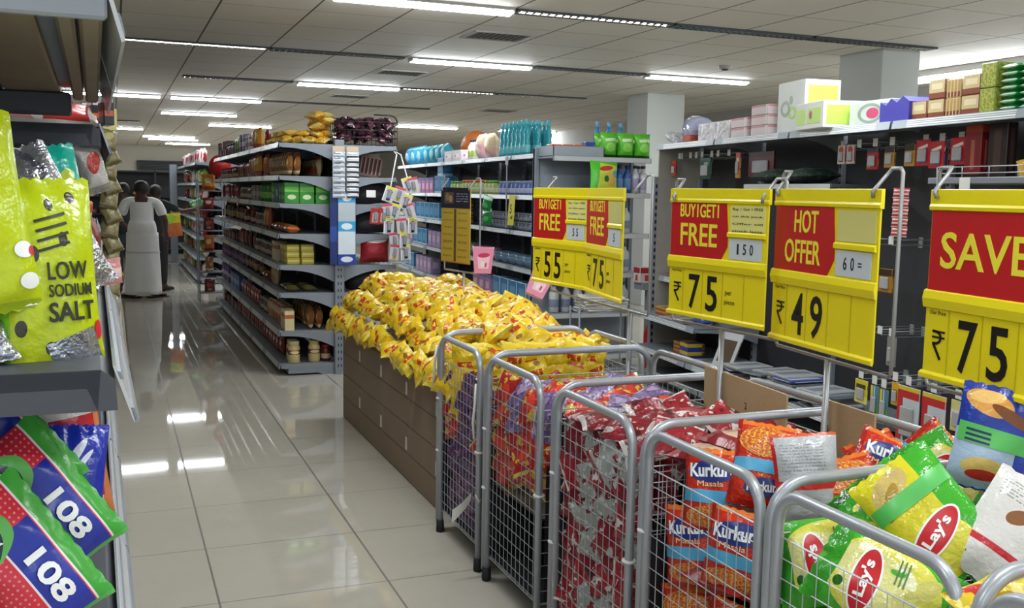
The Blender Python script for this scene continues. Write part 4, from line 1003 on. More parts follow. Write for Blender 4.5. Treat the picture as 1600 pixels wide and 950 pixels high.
r = put('clearjar', lambda: MB().lathe([(.09, -.16), (.10, -.14), (.10, .08), (.06, .14), (.05, .17)], 16).build('plastic_jar', mat('clear_bluish', '#b0b2d0', .1, 0, .15, 10)), rp(.14, -.42, TZ+.11), frame((.3, 1, .15), (0, 0, 1)), 'bluish clear plastic jar lying beside the crumpled wrap', 'jar')
m = MB(); m.lathe([(.052, .16), (.052, .19), (.04, .195)], 14); m.build('lid', mat('lid_violet', '#7a78b8', .4), r)
m = MB(); m.box(-.05, .05, -.07, .07, 0, .055, c=.008); o = m.build('red_box', mat('red_orange_card', '#b8503a', .5)); o.location = rp(.06, -.50, TZ); o.rotation_euler = (0, 0, RSR); tag(o, 'small red orange box under the bluish jar', 'box')
cbox = K('box', 'clear_pale_box', .24, .22, .13, D('cpb', '#c4bcc2', ('noise', 6, .55, '#dcd8de'), ('u', .0, .04, '#efecee'), ('v', .92, 1, '#e4e0e4'), rough=.12, foil=.5))
s4(cbox, TP, [(.14, -.78, TZ), (.14, -1.03, TZ)])
pkb = K('box', 'pale_pink_top_box', .22, .22, .065, D('ptb', '#d4c4c6', ('v', .8, 1, '#c98a88'), ('u', .86, .96, '#d8d4d4'), rough=.25, foil=.2))
s4(pkb, TP, [(.13, -1.30, TZ+.067*i) for i in range(2)]); s4(pkb, 'stacked highest beside the white green box', [(.13, -1.58, TZ+.067*i) for i in range(3)])
# white boxes with green print
def print_box(name, w_, d_, h_, m, front):
    o = MB().box(-d_/2, d_/2, -w_/2, w_/2, 0, h_, c=.003).build(name, m); front(o, -d_/2); return o
GPALE = mat('print_palegreen', '#b9dc5a', .4, 0, .1); GGREY = mat('print_greygreen', '#9fb0a0', .4, 0, .1); PINKI = mat('print_pink', '#d8557a', .4, 0, .1)
def disc(m_, x, y, rx, ry, X, parent, name, inner=None):
    mb = MB(); n = 24
    for k in range(n): a = 2*PI*k/n; mb.v.append((X-.0012, -x-rx*math.cos(a), y+ry*math.sin(a)))
    if inner is None: mb.face(list(range(n)), [(.5, .5)]*n)
    else:
        for k in range(n): a = 2*PI*k/n; mb.v.append((X-.0012, -x-rx*inner*math.cos(a), y+ry*inner*math.sin(a)))
        for k in range(n): l = (k+1) % n; mb.face([k, l, n+l, n+k])
    return mb.build(name, m_, parent)
def bigfront(o, X):
    disc(GGREY, -.07, .15, .06, .05, X, o, 'printed_ring', .6); disc(GPALE, .02, .12, .05, .04, X, o, 'printed_ring', .55); disc(GGREY, .0, .20, .02, .028, X, o, 'printed_shape')
    q = MB(); q.box(-.10, .10, -.1722, -.1712, .16, .28); q.box(-.10, .10, -.1722, -.1712, .03, .12); q.build('green_panel', GPALE, o)
o = print_box('appliance_box', .34, .24, .315, mat('white_card', '#dfe3e0', .5, 0, .03), bigfront); o.location = rp(.15, -1.95, TZ); o.rotation_euler = (0, 0, RSR-.05); tag(o, 'tall white box with pale green rings standing on top of the pegboard shelving', 'box')
def lowfront(o, X):
    q = MB(); q.box(X-.0012, X, -.15, .02, .03, .12); q.build('green_panel', GPALE, o); q = MB(); q.box(X-.0012, X, .05, .17, .03, .12); q.build('green_panel', GPALE, o); disc(PINKI, .02, .08, .02, .025, X, o, 'pink_print')
    q = MB(); q.box(-.12, .12, -.1812, -.18, .02, .13); q.build('green_panel', GPALE, o); q = MB(); q.box(-.13, -.03, -.12, .12, .1562, .1574); 
o = print_box('appliance_box', .36, .28, .155, MATS['white_card'], lowfront); o.location = rp(.09, -2.30, TZ); o.rotation_euler = (0, 0, RSR-.12); tag(o, 'low white box with green panels in front of the tall white box', 'box')
def ovalfront(o, X): disc(GGREY, .0, .07, .10, .055, X, o, 'printed_ring', .75); disc(PINKI, .02, .07, .05, .03, X, o, 'pink_oval')
o = print_box('appliance_box', .34, .26, .14, MATS['white_card'], ovalfront); o.location = rp(.22, -2.66, TZ); o.rotation_euler = (0, .0, RSR+.10); tag(o, 'white box with a pink oval beside the torn blue box', 'box')
m = MB(); P = [(-.12, 0), (.12, 0), (.12, .11), (.07, .09), (.03, .125), (-.02, .10), (-.07, .13), (-.12, .10)]
m.prism(P, lambda a, b, t: (t, a, b), -.08, .08); o = m.build('torn_box', mat('violet_blue_card', '#4a46b0', .5)); o.location = rp(.10, -2.98, TZ); o.rotation_euler = (0, 0, RSR); tag(o, 'torn violet blue box between pink oval box and cream boxes', 'box')
crb = K('box', 'cream_box', .12, .12, .095, D('crb', '#d0bd8e', ('v', .0, .3, '#8a4a36'), ('rect', .5, .66, .35, .16, 0, '#e6d8b0'), foil=0)); brb = K('box', 'brown_box', .1, .12, .09, D('brb', '#b8925a', ('v', .0, .3, '#7a3a2a'), ('stripes', 'u', 4, .3, '#d8c08a'), foil=0)); olb = K('box', 'olive_box', .10, .13, .115, D('olb', '#8a9a3a', ('noise', 7, .5, '#b8b85a'), foil=0))
s4(crb, TP, [(.10, -3.15, TZ), (.10, -3.28, TZ), (.10, -3.28, TZ+.096)]); s4(brb, TP, [(.10, -3.40, TZ), (.10, -3.40, TZ+.091)]); s4(crb, 'between brown boxes and olive box on top', [(.10, -3.52, TZ), (.10, -3.52, TZ+.096)]); s4(olb, TP, [(.10, -3.635, TZ), (.10, -3.635, TZ+.117)])
grs = K('flat', 'green_packet', .105, .13, .032, D('gps', '#1f9a4a', ('ell', .5, .5, .3, .3, 0, '#7fd09a'), ('v', 0, .1, '#cfe8d4'), foil=.4))
s4(grs, 'in the shorter green stack', [(.10, -3.755, TZ+.001+.031*i) for i in range(7)]); s4(grs, 'in the taller green stack', [(.10, -3.875, TZ+.001+.031*i) for i in range(9)])
s4(K('box', 'red_orange_box', .12, .12, .30, D('rob', '#c9482a', ('v', .8, 1, '#d84a78'), foil=0)), 'beside the taller green stack', [(.10, -4.01, TZ)])
# hooks with white tags and hanging packs
TAGW = mat('white_tag', '#e6e6e4', .4)
def hook():
    r = bpy.data.objects.new('peg_hook', None); C.objects.link(r)
    m = MB(); m.tube([(.28, 0, 0), (0, 0, 0), (-.012, 0, .012)], .003, 5); m.tube([(.28, 0, .03), (-.005, 0, .03)], .0022, 5); m.box(.272, .285, -.015, .015, -.02, .04); m.build('wire', WIRE, r)
    m = MB(); m.box(-.012, -.009, -.02, .02, .005, .05); m.build('tag', TAGW, r); return r
def card_pack(w_, h_, t, m):
    o = MB().box(-t, 0, -w_/2, w_/2, -h_, 0, c=.002).build('hanging_pack', m)
    q = MB(); q.box(-t-.012, -t, -w_*.3, w_*.3, -h_*.85, -h_*.35, c=.005); q.build('blister', mat('blister_clear', '#a8a8ac', .15, 0, .2), o); return o
HOOKS = [(.12, -.08), (.13, -.20), (.14, -.34), (.14, -.44), (.14, -.54), (.14, -.70), (.14, -.80), (.14, -.97), (.15, -2.36), (.15, -2.52), (.15, -2.67), (.15, -2.82), (.15, -3.095), (.15, -3.22), (.15, -3.36)]
for i, (x, y) in enumerate(HOOKS):
    far = y > -1.2; put('hook', hook, rp(x, y+(-.1 if not i else 0), 1.84), RSR, 'metal peg hook with white tag under the top shelf, '+('far bay of the pegboard' if far else 'bay above the hot offer sign'), 'hook', 'peg hooks in the far bay' if far else 'peg hooks above the hot offer sign')
RDH = D('redhang', '#b82028', ('rect', .5, .3, .3, .2, 0, '#3a6ab0'), ('rect', .5, .72, .35, .06, .2, '#e8d8d4'), foil=0)
hp = [('rw', .07, .11, D('rwh', '#c9b8b4', ('ell', .5, .75, .35, .2, 0, '#b83a2c'), ('rect', .5, .35, .3, .25, 0, '#8a2c2c'), foil=0), [(.13, -2.38, 1.862), (.13, -2.47, 1.862)], 'white and red hanging pack under the tags above the hot offer sign'),
      ('rt', .10, .12, D('rth', '#a0242c', ('ell', .3, .3, .3, .2, .4, '#c98a3a'), ('v', .8, 1, '#2b2b30'), foil=0), [(.13, -2.68, 1.835)], 'single red hanging pack with dark top above the hot offer sign'),
      ('yb', .085, .115, D('ybh', '#b5883a', ('v', .72, 1, '#26221f'), ('rect', .5, .4, .25, .2, 0, '#4a3424'), foil=0), [(.13, -2.83, 1.838), (.13, -3.0, 1.842)], 'amber and black hanging pack beside the red hanging packs'),
      ('rd', .11, .135, RDH, [(.13, -3.105, 1.862), (.11, -3.235, 1.848), (.13, -3.365, 1.862)], 'bright red hanging pack with blue picture on the pegboard'),
      ('rf', .08, .12, D('rfh', '#b8452c', ('ell', .5, .5, .3, .3, 0, '#7a1c1c'), foil=0), [(.12, -.08, 1.83)], 'red hanging pack at the far end of the pegboard'),
      ('gf', .18, .16, D('gfh', '#2a4a3a', ('rect', .6, .5, .2, .3, 0, '#8aa0a0'), foil=0), [(.13, -.62, 1.84)], 'dark green hanging pack in the far bay'),
      ('of', .06, .18, D('ofh', '#b83a2c', ('v', 0, .3, '#c98a3a'), ('rect', .5, .6, .3, .2, 0, '#d8b8a8'), foil=0), [(.13, -1.13, 1.862)], 'tall red and orange hanging pack in the far bay'),
      ('dr', .34, .17, D('drh', '#5a1c20', ('v', .8, 1, '#3a1416'), foil=0), [(.16, -1.40, 1.86)], 'wide dark red hanging pack in the far bay')]
for key, w_, h_, m, pts, lab in hp:
    for p in pts: put('hp'+key, lambda: card_pack(w_, h_, .014, m), rp(*p), RSR, lab, 'hanging pack', (lab if len(pts) > 1 else None))
# dark header card behind the red packs, tall red and dark boxes, wire shelf
m = MB(); m.box(-.004, 0, -.35, .35, 0, .06); o = m.build('header_card', mat('charcoal_card', '#3a3d44', .4)); o.location = rp(.17, -3.1, 1.86); o.rotation_euler = (0, 0, RSR); tag(o, 'long charcoal header card behind the red hanging packs', 'card')
m = MB(); m.box(-.03, .03, -.055, .055, -.24, 0, c=.003); o = m.build('tall_pack', D('tallred', '#7a1c20', ('v', .86, 1, '#b0442c'), ('rect', .5, .4, .12, .3, 0, '#a85a4a'), foil=0)); o.location = rp(.12, -3.50, 1.915); o.rotation_euler = (0, 0, RSR); tag(o, 'tall dark red hanging box beside the bright red hanging packs', 'box')
m = MB(); m.box(-.03, .03, -.06, .06, -.26, 0, c=.003); o = m.build('tall_pack', D('tallblk', '#2a1c1c', ('rect', .5, .5, .2, .4, 0, '#4a3430'), foil=0)); o.location = rp(.12, -3.66, 1.915); o.rotation_euler = (0, 0, RSR); tag(o, 'tall black hanging box beyond the dark red box', 'box')
r = thing('wire_shelf', 'small pale shelf with wire guard rail above the red save sign', 'shelf', rp(0, -3.75, 1.66), RSR)
m = MB(); m.box(-.02, .355, -.45, .42, -.03, 0, c=.003); m.build('shelf_board', SHELFB, r); m = MB()
for z in (.02, .05): m.tube([(.0, -.5, z), (.0, .38, z)], .003, 5)
for i in range(6): m.tube([(.0, -.5+.176*i, 0), (.0, -.5+.176*i, .05)], .003, 5)
m.build('guard_rail', WIRE, r); m = MB(); m.box(-.024, -.021, .12, .19, -.055, .0); m.build('price_tag', TAGW, r)
b = Pillow(.30, .12, .06, 111, .1); o = bag_obj('green_pouch', b, D('greenyell', '#2f8f4a', ('u', 0, .4, '#d8a83a')), rp(.10, -3.98, 1.73), frame((-.8, -.2, .6), (0, 0, 1), .35), 'green and yellow pouch lying on the wire shelf', 'pouch')
# strips seen between the signs
rws = D('rwstrip', '#b8323a', ('stripes', 'v', 3, .4, '#d8c8c4'), foil=.3)
bg = Pillow(.11, .055, .02, 121, .1)
for i in range(5):
    o = bg.mb(6, 4).build('sachet', rws) if i == 0 else dup(PROTO['rws']); PROTO['rws'] = o if i == 0 else PROTO['rws']
    o.location = rp(.11, -2.96, 1.585-.052*i); o.rotation_euler = frame((-1, -.1, .15), (0, 0, 1)).to_euler(); tag(o, 'red and white sachet hanging in a strip between hot offer and save signs', 'sachet', 'red and white sachets between the signs')
put('amber', lambda: card_pack(.12, .13, .014, D('amber', '#a8762a', ('v', .7, 1, '#3a2c20'), ('rect', .6, .4, .2, .2, 0, '#d8a84a'), foil=0)), rp(.12, -2.87, 1.17), RSR, 'amber hanging pack in the gap between hot offer and save signs', 'hanging pack')
put('amber', None, rp(.12, -2.73, 1.17), RSR, 'amber hanging pack half hidden by the hot offer sign', 'hanging pack')
for i, (y, z) in enumerate(((-2.9, 1.30), (-2.78, 1.30), (-2.95, .80), (-2.85, .80), (-2.75, .80))):
    put('hook', hook, rp(.12, y, z), RSR, 'metal peg hook with white tag between the signs, '+('upper row' if z > 1 else 'lower row'), 'hook', 'peg hooks between the signs, '+('upper row' if z > 1 else 'lower row'))
put('tagpack', lambda: card_pack(.08, .16, .006, D('tagp', '#8a8a86', ('rect', .5, .3, .2, .2, 0, '#2a2a2a'), foil=0)), rp(.12, -2.95, .80), RSR, 'grey hanging tag below the peg hooks between the signs', 'tag')
# hanging cards low on the pegboard
YC = D('yelcard', '#d8c62a', ('rect', .5, .72, .4, .10, 0, '#4a3a1a'), ('v', 0, .3, '#e6dc6a'), foil=0); BC = D('bluecard', '#4a86a8', ('u', .0, .3, '#d8c83a'), ('v', 0, .4, '#5a9a5a'), ('u', .45, .55, '#e6e6e0'), foil=0)
OC = D('orangecard', '#d8a82a', ('rect', .5, .5, .3, .2, 0, '#b5582a'), foil=0)
FACE = D('facecard', '#c4cdd6', ('u', 0, .26, '#c4242c'), ('v', .80, 1, '#c22a30'), ('v', .93, 1, '#d8c43a'), ('ell', .6, .40, .16, .13, 0, '#8a5a44'), ('ell', .6, .49, .17, .07, 0, '#1c1a1c'), ('rect', .64, .16, .3, .12, .3, '#2a3a6a'), ('v', 0, .05, '#d8d8d8'), foil=0)
RC = D('redcard2', '#c02a30', ('rect', .5, .5, .35, .2, 0, '#e4dcd8'), ('ell', .5, .2, .3, .1, 0, '#8a1c22'), foil=0)
for key, w_, h_, m, pts, lab in (('yc', .11, .13, YC, [(-.02, -2.90, .56)], 'yellow hanging card with dark dots under the hot offer sign'), ('bc', .07, .17, BC, [(-.02, -3.02, .55), (-.02, -3.10, .545)], 'slim blue and yellow hanging card beside the yellow card'),
      ('oc', .06, .12, OC, [(-.02, -3.19, .60)], 'small orange hanging card beside the slim blue cards'), ('fc', .17, .30, FACE, [(-.03, -3.31, .60), (-.03, -3.50, .60)], 'red and pale hanging card with a smiling portrait'),
      ('yw', .10, .15, D('yellowwhite', '#d8cf8a', ('v', .4, .7, '#e8e4d8'), ('ell', .5, .3, .3, .15, 0, '#c9a83a'), foil=0), [(-.02, -3.66, .60)], 'pale yellow hanging card beside the portrait cards'),
      ('rc', .15, .17, RC, [(-.02, -3.80, .66), (-.02, -3.97, .66)], 'red hanging card under the red save sign'), ('pk', .12, .2, D('pinkcard', '#a83a5a', ('rect', .5, .6, .3, .2, 0, '#d8c4cc'), foil=0), [(-.02, -4.14, .66)], 'dark pink hanging card beyond the red cards')):
    for p in pts:
        put('lc'+key, lambda: card_pack(w_, h_, .008, m), rp(*p), RSR, lab, 'hanging card', lab if len(pts) > 1 else None)
        put('hook', hook, rp(p[0], p[1], p[2]+.005), RSR, 'metal peg hook with white tag holding the low hanging cards', 'hook', 'peg hooks of the low hanging cards')
# things on the lower shelves near the far end
bookc = [design('magazine_%d' % i, c, L, .3, 0) for i, (c, L) in enumerate((('#b8bcc0', [('rect', .5, .55, .4, .2, 0, '#8a8f96')]), ('#6a7078', [('rect', .5, .5, .3, .3, 0, '#a4aab0')]), ('#a49c92', [('v', .7, .9, '#6a5a4a')]), ('#3f4a8a', [('rect', .5, .5, .4, .3, 0, '#b8c0dc')]), ('#c4c8ca', [('rect', .5, .5, .3, .35, 0, '#5a4a3a')])))]
def magazine(m, t=.012):
    o = MB().box(-.14, .14, -.105, .105, 0, t, c=.0015).build('magazine', m); return o
mg = [(.0, -1.0, 0, 0, .1), (.02, -1.28, 1, 0, -.2)]
for yy, n in ((-1.62, 8), (-1.93, 9), (-2.24, 11), (-2.55, 8)):
    for k in range(n): mg.append((-.02+rnd.uniform(-.05, .06), yy+rnd.uniform(-.05, .05), (0, 2, 0, 4, 1, 3)[rnd.randrange(6)], .0125*k, rnd.uniform(-.5, .5)))
for i, (x, y, c, dz, a) in enumerate(mg):
    put('mag%d' % c, lambda: magazine(bookc[c]), rp(x, y, .332+dz), (0, 0, RSR+a), ['pale grey', 'slate grey', 'tan', 'deep blue', 'white and brown'][c]+' magazine lying on the low shelf under the yellow signs', 'magazine', ['pale grey', 'slate grey', 'tan', 'deep blue', 'white and brown'][c]+' magazines on the low shelf')
put('mag4', lambda: magazine(bookc[4]), rp(-.02, -1.36, .47), (0, -1.15, RSR+.2), 'white magazine with a brown picture propped upright on the low shelf', 'magazine')
for i in range(2): put('mag%d' % (i % 2), None, rp(.0, -.55-.27*i, .602+.0), (0, 0, RSR+.1*(-1)**i), ['pale grey', 'slate grey'][i % 2]+' magazine on the shelf above the low magazines', 'magazine', ['pale grey', 'slate grey'][i % 2]+' magazines on the upper low shelf')
ybook = K('box', 'yellow_book', .22, .16, .03, D('ybk', '#d8b82a', ('v', 0, .4, '#c43a2a'), ('v', .45, .6, '#2a3a8a'), foil=0))
s4(ybook, 'piled on the low shelf behind the carts', [(.05, -.60, .332+.031*i) for i in range(3)]); s4(ybook, 'on the shelf under the first free sign', [(.02, -.30, .602+.031*i) for i in range(2)])
s4(K('box', 'blue_yellow_box', .14, .12, .06, D('byb', '#2a3f9a', ('v', .5, 1, '#d8b82a'), foil=0)), 'beside the magazines on the low shelf', [(-.03, -.80, .332), (-.03, -.80, .393)])
redt = K('flat', 'orange_red_pack', .24, .16, .07, D('ortp', '#c9502c', ('ell', .5, .5, .3, .3, 0, '#d88a5a'))); s4(redt, 'on the short shelf at the far end of the pegboard', [(.16, -.18, .892), (.16, -.45, .892)])
bluepk = K('flat', 'blue_white_pack', .2, .14, .06, D('bwp', '#2f4a9a', ('rect', .5, .5, .4, .25, .3, '#d8dce8'))); s4(bluepk, 'on the shelf under the first free sign', [(.0, -.95, .605)])
s4(K('flat', 'dark_cloth_bundle', .3, .3, .10, D('dcb', '#26342e', ('noise', 6, .55, '#3a5a4a'), rough=.7)), 'lying behind the hot offer sign', [(.15, -2.0, 1.64), (.15, -1.65, 1.64)])
r = thing('wire_shelf', 'dark ledge with green bundles behind the hot offer sign', 'shelf', rp(0, -1.85, 1.635), RSR); m = MB(); m.box(.02, .355, -.6, .45, -.02, 0); m.build('shelf_board', DARKGREY, r); m = MB(); m.box(.014, .02, -.58, .43, -.03, .0); m.build('price_rail', RAILP, r)

r = thing('paper_rack', 'low wire rack of newspapers standing between the yellow heap and the end unit', 'rack', (3.40, 6.65, 0), -.2)
m = MB()
for sx in (-.2, .2):
    for sy in (-.14, .14): m.tube([(sx, sy, 0), (sx, sy, .70)], .008, 6)
m.build('leg', SHELFB, r); m = MB()
for z in (.25, .68):
    m.tube([(-.2, -.14, z), (.2, -.14, z), (.2, .14, z), (-.2, .14, z)], .006, 5, True)
    for i in range(7): m.tube([(-.2+.066*i, -.14, z), (-.2+.066*i, .14, z)], .003, 4)
m.build('tray', SHELFB, r)
NEWS = design('newsprint', '#c4c2bc', [('words', .5, .45, .42, .4, 12, 30, '#7d7b78'), ('rect', .5, .9, .4, .05, 0, '#4a4a4c'), ('rect', .3, .5, .15, .15, 0, '#8a8682')], .6, 0)
for k in range(7): put('news', lambda: MB().box(-.17, .17, -.13, .13, 0, .014, c=.004).build('newspaper', NEWS), (3.40, 6.65, .687+.0145*k), (0, 0, -.2+rnd.uniform(-.25, .25)), 'folded newspaper piled on the low wire rack by the end unit', 'newspaper', 'newspapers on the low wire rack')

# ================================================================ WIRE BINS
def ucurve(W_, H_, r, z0=.04):
    """inverted U outline in a (a,z) plane"""
    p = [(0, z0), (0, H_-r)]; p += [(r-r*math.cos(t*PI/12), H_-r+r*math.sin(t*PI/12)) for t in range(1, 6)]; p += [(r, H_)]
    q = [(W_-a, z) for a, z in p[::-1]]; return p+q
CW, CD = .735, .508
def wire_bin():
    r = bpy.data.objects.new('wire_bin', None); C.objects.link(r)
    U = ucurve(CD, .905, .075); V = ucurve(CW, .915, .09)
    m = MB(); m.tube([(0, a, z) for a, z in U], .0135, 8); m.build('front_frame', STEEL, r)
    m = MB(); m.tube([(CW, a, z) for a, z in U], .0135, 8); m.build('back_frame', STEEL, r)
    m = MB(); m.tube([(a, CD+.026, z) for a, z in V], .0145, 8); m.build('side_frame', STEEL, r)
    def panel(P, w_, z0, z1, name):
        m = MB(); n = int(round(w_/.042)); k = int(round((z1-z0)/.048))
        for i in range(n+1):
            a = w_*i/n; m.tube([P(a, z0), P(a, z1)], .0014, 4, caps=False)
        for j in range(k+1):
            z = z0+(z1-z0)*j/k; m.tube([P(0, z), P(w_, z)], .0024 if j in (0, k) else .0016, 4, caps=False)
        return m.build(name, WIRE, r)
    panel(lambda a, z: (.004, a+.008, z), CD-.016, .10, .80, 'front_mesh'); panel(lambda a, z: (CW-.004, a+.008, z), CD-.016, .10, .80, 'back_mesh')
    panel(lambda a, z: (a+.01, CD+.012, z), CW-.02, .10, .80, 'side_mesh'); panel(lambda a, z: (a+.01, .004, z), CW-.02, .10, .80, 'side_mesh')
    m = MB()
    for i in range(10): m.tube([(.01, CD*i/9, .10), (CW-.01, CD*i/9, .10)], .0022, 4)
    for i in range(12): m.tube([(.01+(CW-.02)*i/11, 0, .104), (.01+(CW-.02)*i/11, CD, .104)], .0022, 4)
    m.build('base_grid', WIRE, r)
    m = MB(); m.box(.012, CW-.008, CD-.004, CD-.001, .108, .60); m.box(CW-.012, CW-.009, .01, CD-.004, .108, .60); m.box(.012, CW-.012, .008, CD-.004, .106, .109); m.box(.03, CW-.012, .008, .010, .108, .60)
    m.build('shade_sheet', mat('black_shade_sheet', '#1b1a1d', .6, 0, .15), r)  # added dark sheets and floor that block light inside the bins
    for x in (0, CW):
        for y in (0, CD):
            m = MB(); m.lathe([(.018, 0), (.020, .01), (.017, .055)], 10, (x, y, 0)); m.build('foot', BLACKRUB, r)
    for y, z in ((CD+.013, .62), (CD+.013, .38), (.0, .5)):
        m = MB(); m.lathe([(.020, -.004), (.022, 0), (.020, .004)], 12, (0, y, z), sy=1.); m.build('cable_tie', mat('tie_white', '#dcdcd8', .5), r)
    return r
BX = 1.358
BY = {1: 3.70, 2: 3.09, 3: 2.435, 4: 1.83, 5: 1.255, 6: .68}
BL = {1: 'grey wire bin of purple packets touching the brown cartons', 2: 'grey wire bin half filled with purple and red yellow packets', 3: 'grey wire bin packed with maroon and white packets',
      4: 'grey wire bin of orange snack bags with brown cardboard at its back', 5: 'grey wire bin of green and yellow chip bags', 6: 'grey wire bin with yellow and red packets at the picture corner'}
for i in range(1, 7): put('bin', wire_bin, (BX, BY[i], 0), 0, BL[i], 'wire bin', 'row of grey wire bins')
m = MB()
for k in range(7):
    a = k/6; m.v += [(1.33-.09*a, 3.715-.03*math.sin(a*2), .33-.055*a), (1.33-.09*a, 3.715-.03*math.sin(a*2)+.004, .295-.075*a)]
    if k: o_ = 2*k; m.face([o_-2, o_, o_+1, o_-1])
m.tube([(1.345, 3.70, .32), (1.352, 3.68, .30), (1.372, 3.70, .31), (1.36, 3.73, .32)], .005, 5, True); o = m.build('cloth_tie', mat('white_cloth', '#e2e0d8', .8)); tag(o, 'white cloth strip tied round the leg of the purple packet bin', 'tie')
m = MB(); m.tube([(1.345, 3.715, .78), (1.34, 3.712, .70), (1.335, 3.72, .62), (1.345, 3.73, .55)], .006, 5); m.tube([(1.345, 3.72, .80), (1.365, 3.70, .79), (1.36, 3.73, .77)], .005, 5); o = m.build('string_tie', MATS['white_cloth']); tag(o, 'white string hanging from the frame of the purple packet bin', 'string')
m = MB(); m.tube([(1.345, 4.235, .86), (1.335, 4.24, .80), (1.333, 4.25, .66)], .007, 5); o = m.build('string_tie', MATS['white_cloth']); tag(o, 'white string hanging beside the brown cartons', 'string')

def pk(key, w_, h_, t, m, seed, n=(8, 10), wr=.09):
    return ('pk_'+key, lambda: Pillow(w_, h_, t, seed, wr).mb(*n).build(key, m))
def randrot(n0, spread=.5, roll=PI):
    n = Vector(n0).normalized()+Vector((rnd.uniform(-1, 1), rnd.uniform(-1, 1), rnd.uniform(-1, 1)))*spread
    return frame(n, (0, 0, 1), rnd.uniform(-roll, roll))
CAMP = Vector((0, 0, CAM_H))
# --- bin 3: maroon and white packets
MW = [pk('maroon_packet', .15, .11, .04, D('mw1', '#7e1c28', ('noise', 2.2, .56, '#b9b4ae'), ('noise', 5, .56, '#9a2430'), ('u', .0, .10, '#c9c4c0'), ('rect', .3, .7, .15, .1, .4, '#4a0c16'), foil=.9), 1),
      pk('silver_packet', .15, .12, .045, D('mw2', '#9da09a', ('noise', 2.4, .55, '#7a1c28'), ('noise', 6, .58, '#c8cac6'), ('v', .87, 1, '#8a1f2a'), foil=.9), 2),
      pk('red_packet', .15, .11, .04, D('mw3', '#a0242e', ('noise', 2.6, .57, '#ddd2ce'), ('noise', 5, .6, '#6a121c'), ('v', .0, .1, '#d8ccc8'), foil=.9), 3)]
DW = ('maroon packet with a white oval', 'silver packet with maroon band', 'red packet with white stripe')
for iz in range(9):
    for iy in range(4):
        for layer in range(2):
            if layer and iz < 7: continue
            k = rnd.randrange(3)
            p = (BX+.045+layer*.10+rnd.uniform(-.008, .008), BY[3]+.075+iy*.122+rnd.uniform(-.01, .01), .165+iz*.072+rnd.uniform(-.008, .008))
            put(*MW[k], p, randrot((-1, -.35, .15), .35), DW[k]+' behind the mesh of the maroon packet bin', 'packet', DW[k]+' behind the mesh')
for ix in range(6):
    for iy in range(4):
        k = (0, 2, 2, 0)[rnd.randrange(4)]
        p = (BX+.08+ix*.11+rnd.uniform(-.015, .015), BY[3]+.07+iy*.125+rnd.uniform(-.015, .015), .80+.03*math.sin(ix*2.1+iy)+rnd.uniform(0, .015))
        put(*MW[k], p, randrot((-.25, -.35, .9), .35), DW[k]+' on top of the maroon packet bin', 'packet', DW[k]+' on top')
# --- bins 1 and 2: purple and red-yellow packets
PU = pk('purple_packet', .13, .10, .04, D('pur', '#4a2f58', ('noise', 3, .56, '#7a5a8c'), ('noise', 6, .6, '#8a3040'), ('noise', 8, .66, '#c9a84a'), foil=.9), 4)
PL = pk('lilac_packet', .15, .11, .045, D('lil', '#7a6292', ('noise', 3, .54, '#a896b8'), ('noise', 7, .6, '#4e3a66'), ('v', .88, 1, '#cfc6da'), foil=.9), 5)
RY = pk('red_yellow_packet', .15, .12, .045, D('ry', '#a82228', ('noise', 2.4, .54, '#cfae38'), ('noise', 6, .56, '#b82c24'), ('ell', .5, .55, .26, .14, .2, '#d8402c'), ('v', 0, .12, '#d8c45a'), foil=.9), 6)
for iz in range(9):
    for iy in range(4):
        k = RY if iy == 3 and 4 < iz < 8 or (iy == 0 and iz in (5, 6)) else PU
        put(*k, (BX+.05+rnd.uniform(-.01, .01), BY[1]+.07+iy*.125, .16+iz*.07), randrot((-1, -.4, .1), .4), ('red and yellow packet among purple ones' if k is RY else 'purple foil packet')+' behind the mesh beside the brown cartons', 'packet', 'purple packets in the farthest bin' if k is PU else 'red yellow packets in the farthest bin')
for iz in range(6):
    for iy in range(4):
        for ix in range(1 if iz < 5 else 4):
            zz = .45+iz*.066+(.05*(3-iy) if iz == 0 else 0)
            k = PL if iz >= 4 and (iy+ix) % 2 == 0 else RY
            put(*k, (BX+.055+ix*.16+rnd.uniform(-.01, .01), BY[2]+.07+iy*.125, zz), randrot((-1, -.45, .25) if ix == 0 else (-.3, -.3, 1), .35), ('red and yellow packet' if k is RY else 'lilac foil packet')+' in the half filled wire bin', 'packet', ('red yellow' if k is RY else 'lilac')+' packets in the half filled bin')
# a tray that carries the upper packets of the half filled bin
m = MB(); m.box(.02, CW-.02, .02, CD-.02, .0, .006); o = m.build('card_tray', mat('dark_card', '#4a3f34', .7)); o.location = (BX, BY[2], .40); tag(o, 'dark cardboard sheet under the packets of the half filled bin', 'cardboard')
# --- brown cardboard behind the orange bags
CARD = mat('brown_cardboard', '#b0966f', .75, 0, .10, 5, .15, 60)
def cardboard(w_, h_, lab, loc, rot, mark=False):
    o = MB().box(-.004, .004, -w_/2, w_/2, 0, h_, c=.001).build('cardboard_sheet', CARD); o.location = loc; o.rotation_euler = rot; tag(o, lab, 'cardboard')
    if mark: letters('2', .02, h_-.085, .012, .022, DARKINK, o, lambda x, y, z: (-.0042-z, -x, y), .0, .0006)
cardboard(.455, .46, 'brown cardboard sheet standing upright behind the orange snack bags', (1.915, 2.690, .50), (.03, -.04, .0), True)
cardboard(.20, .46, 'smaller brown cardboard sheet standing beside the post of the hot offer sign', (1.955, 2.215, .50), (.0, -.03, -.04))

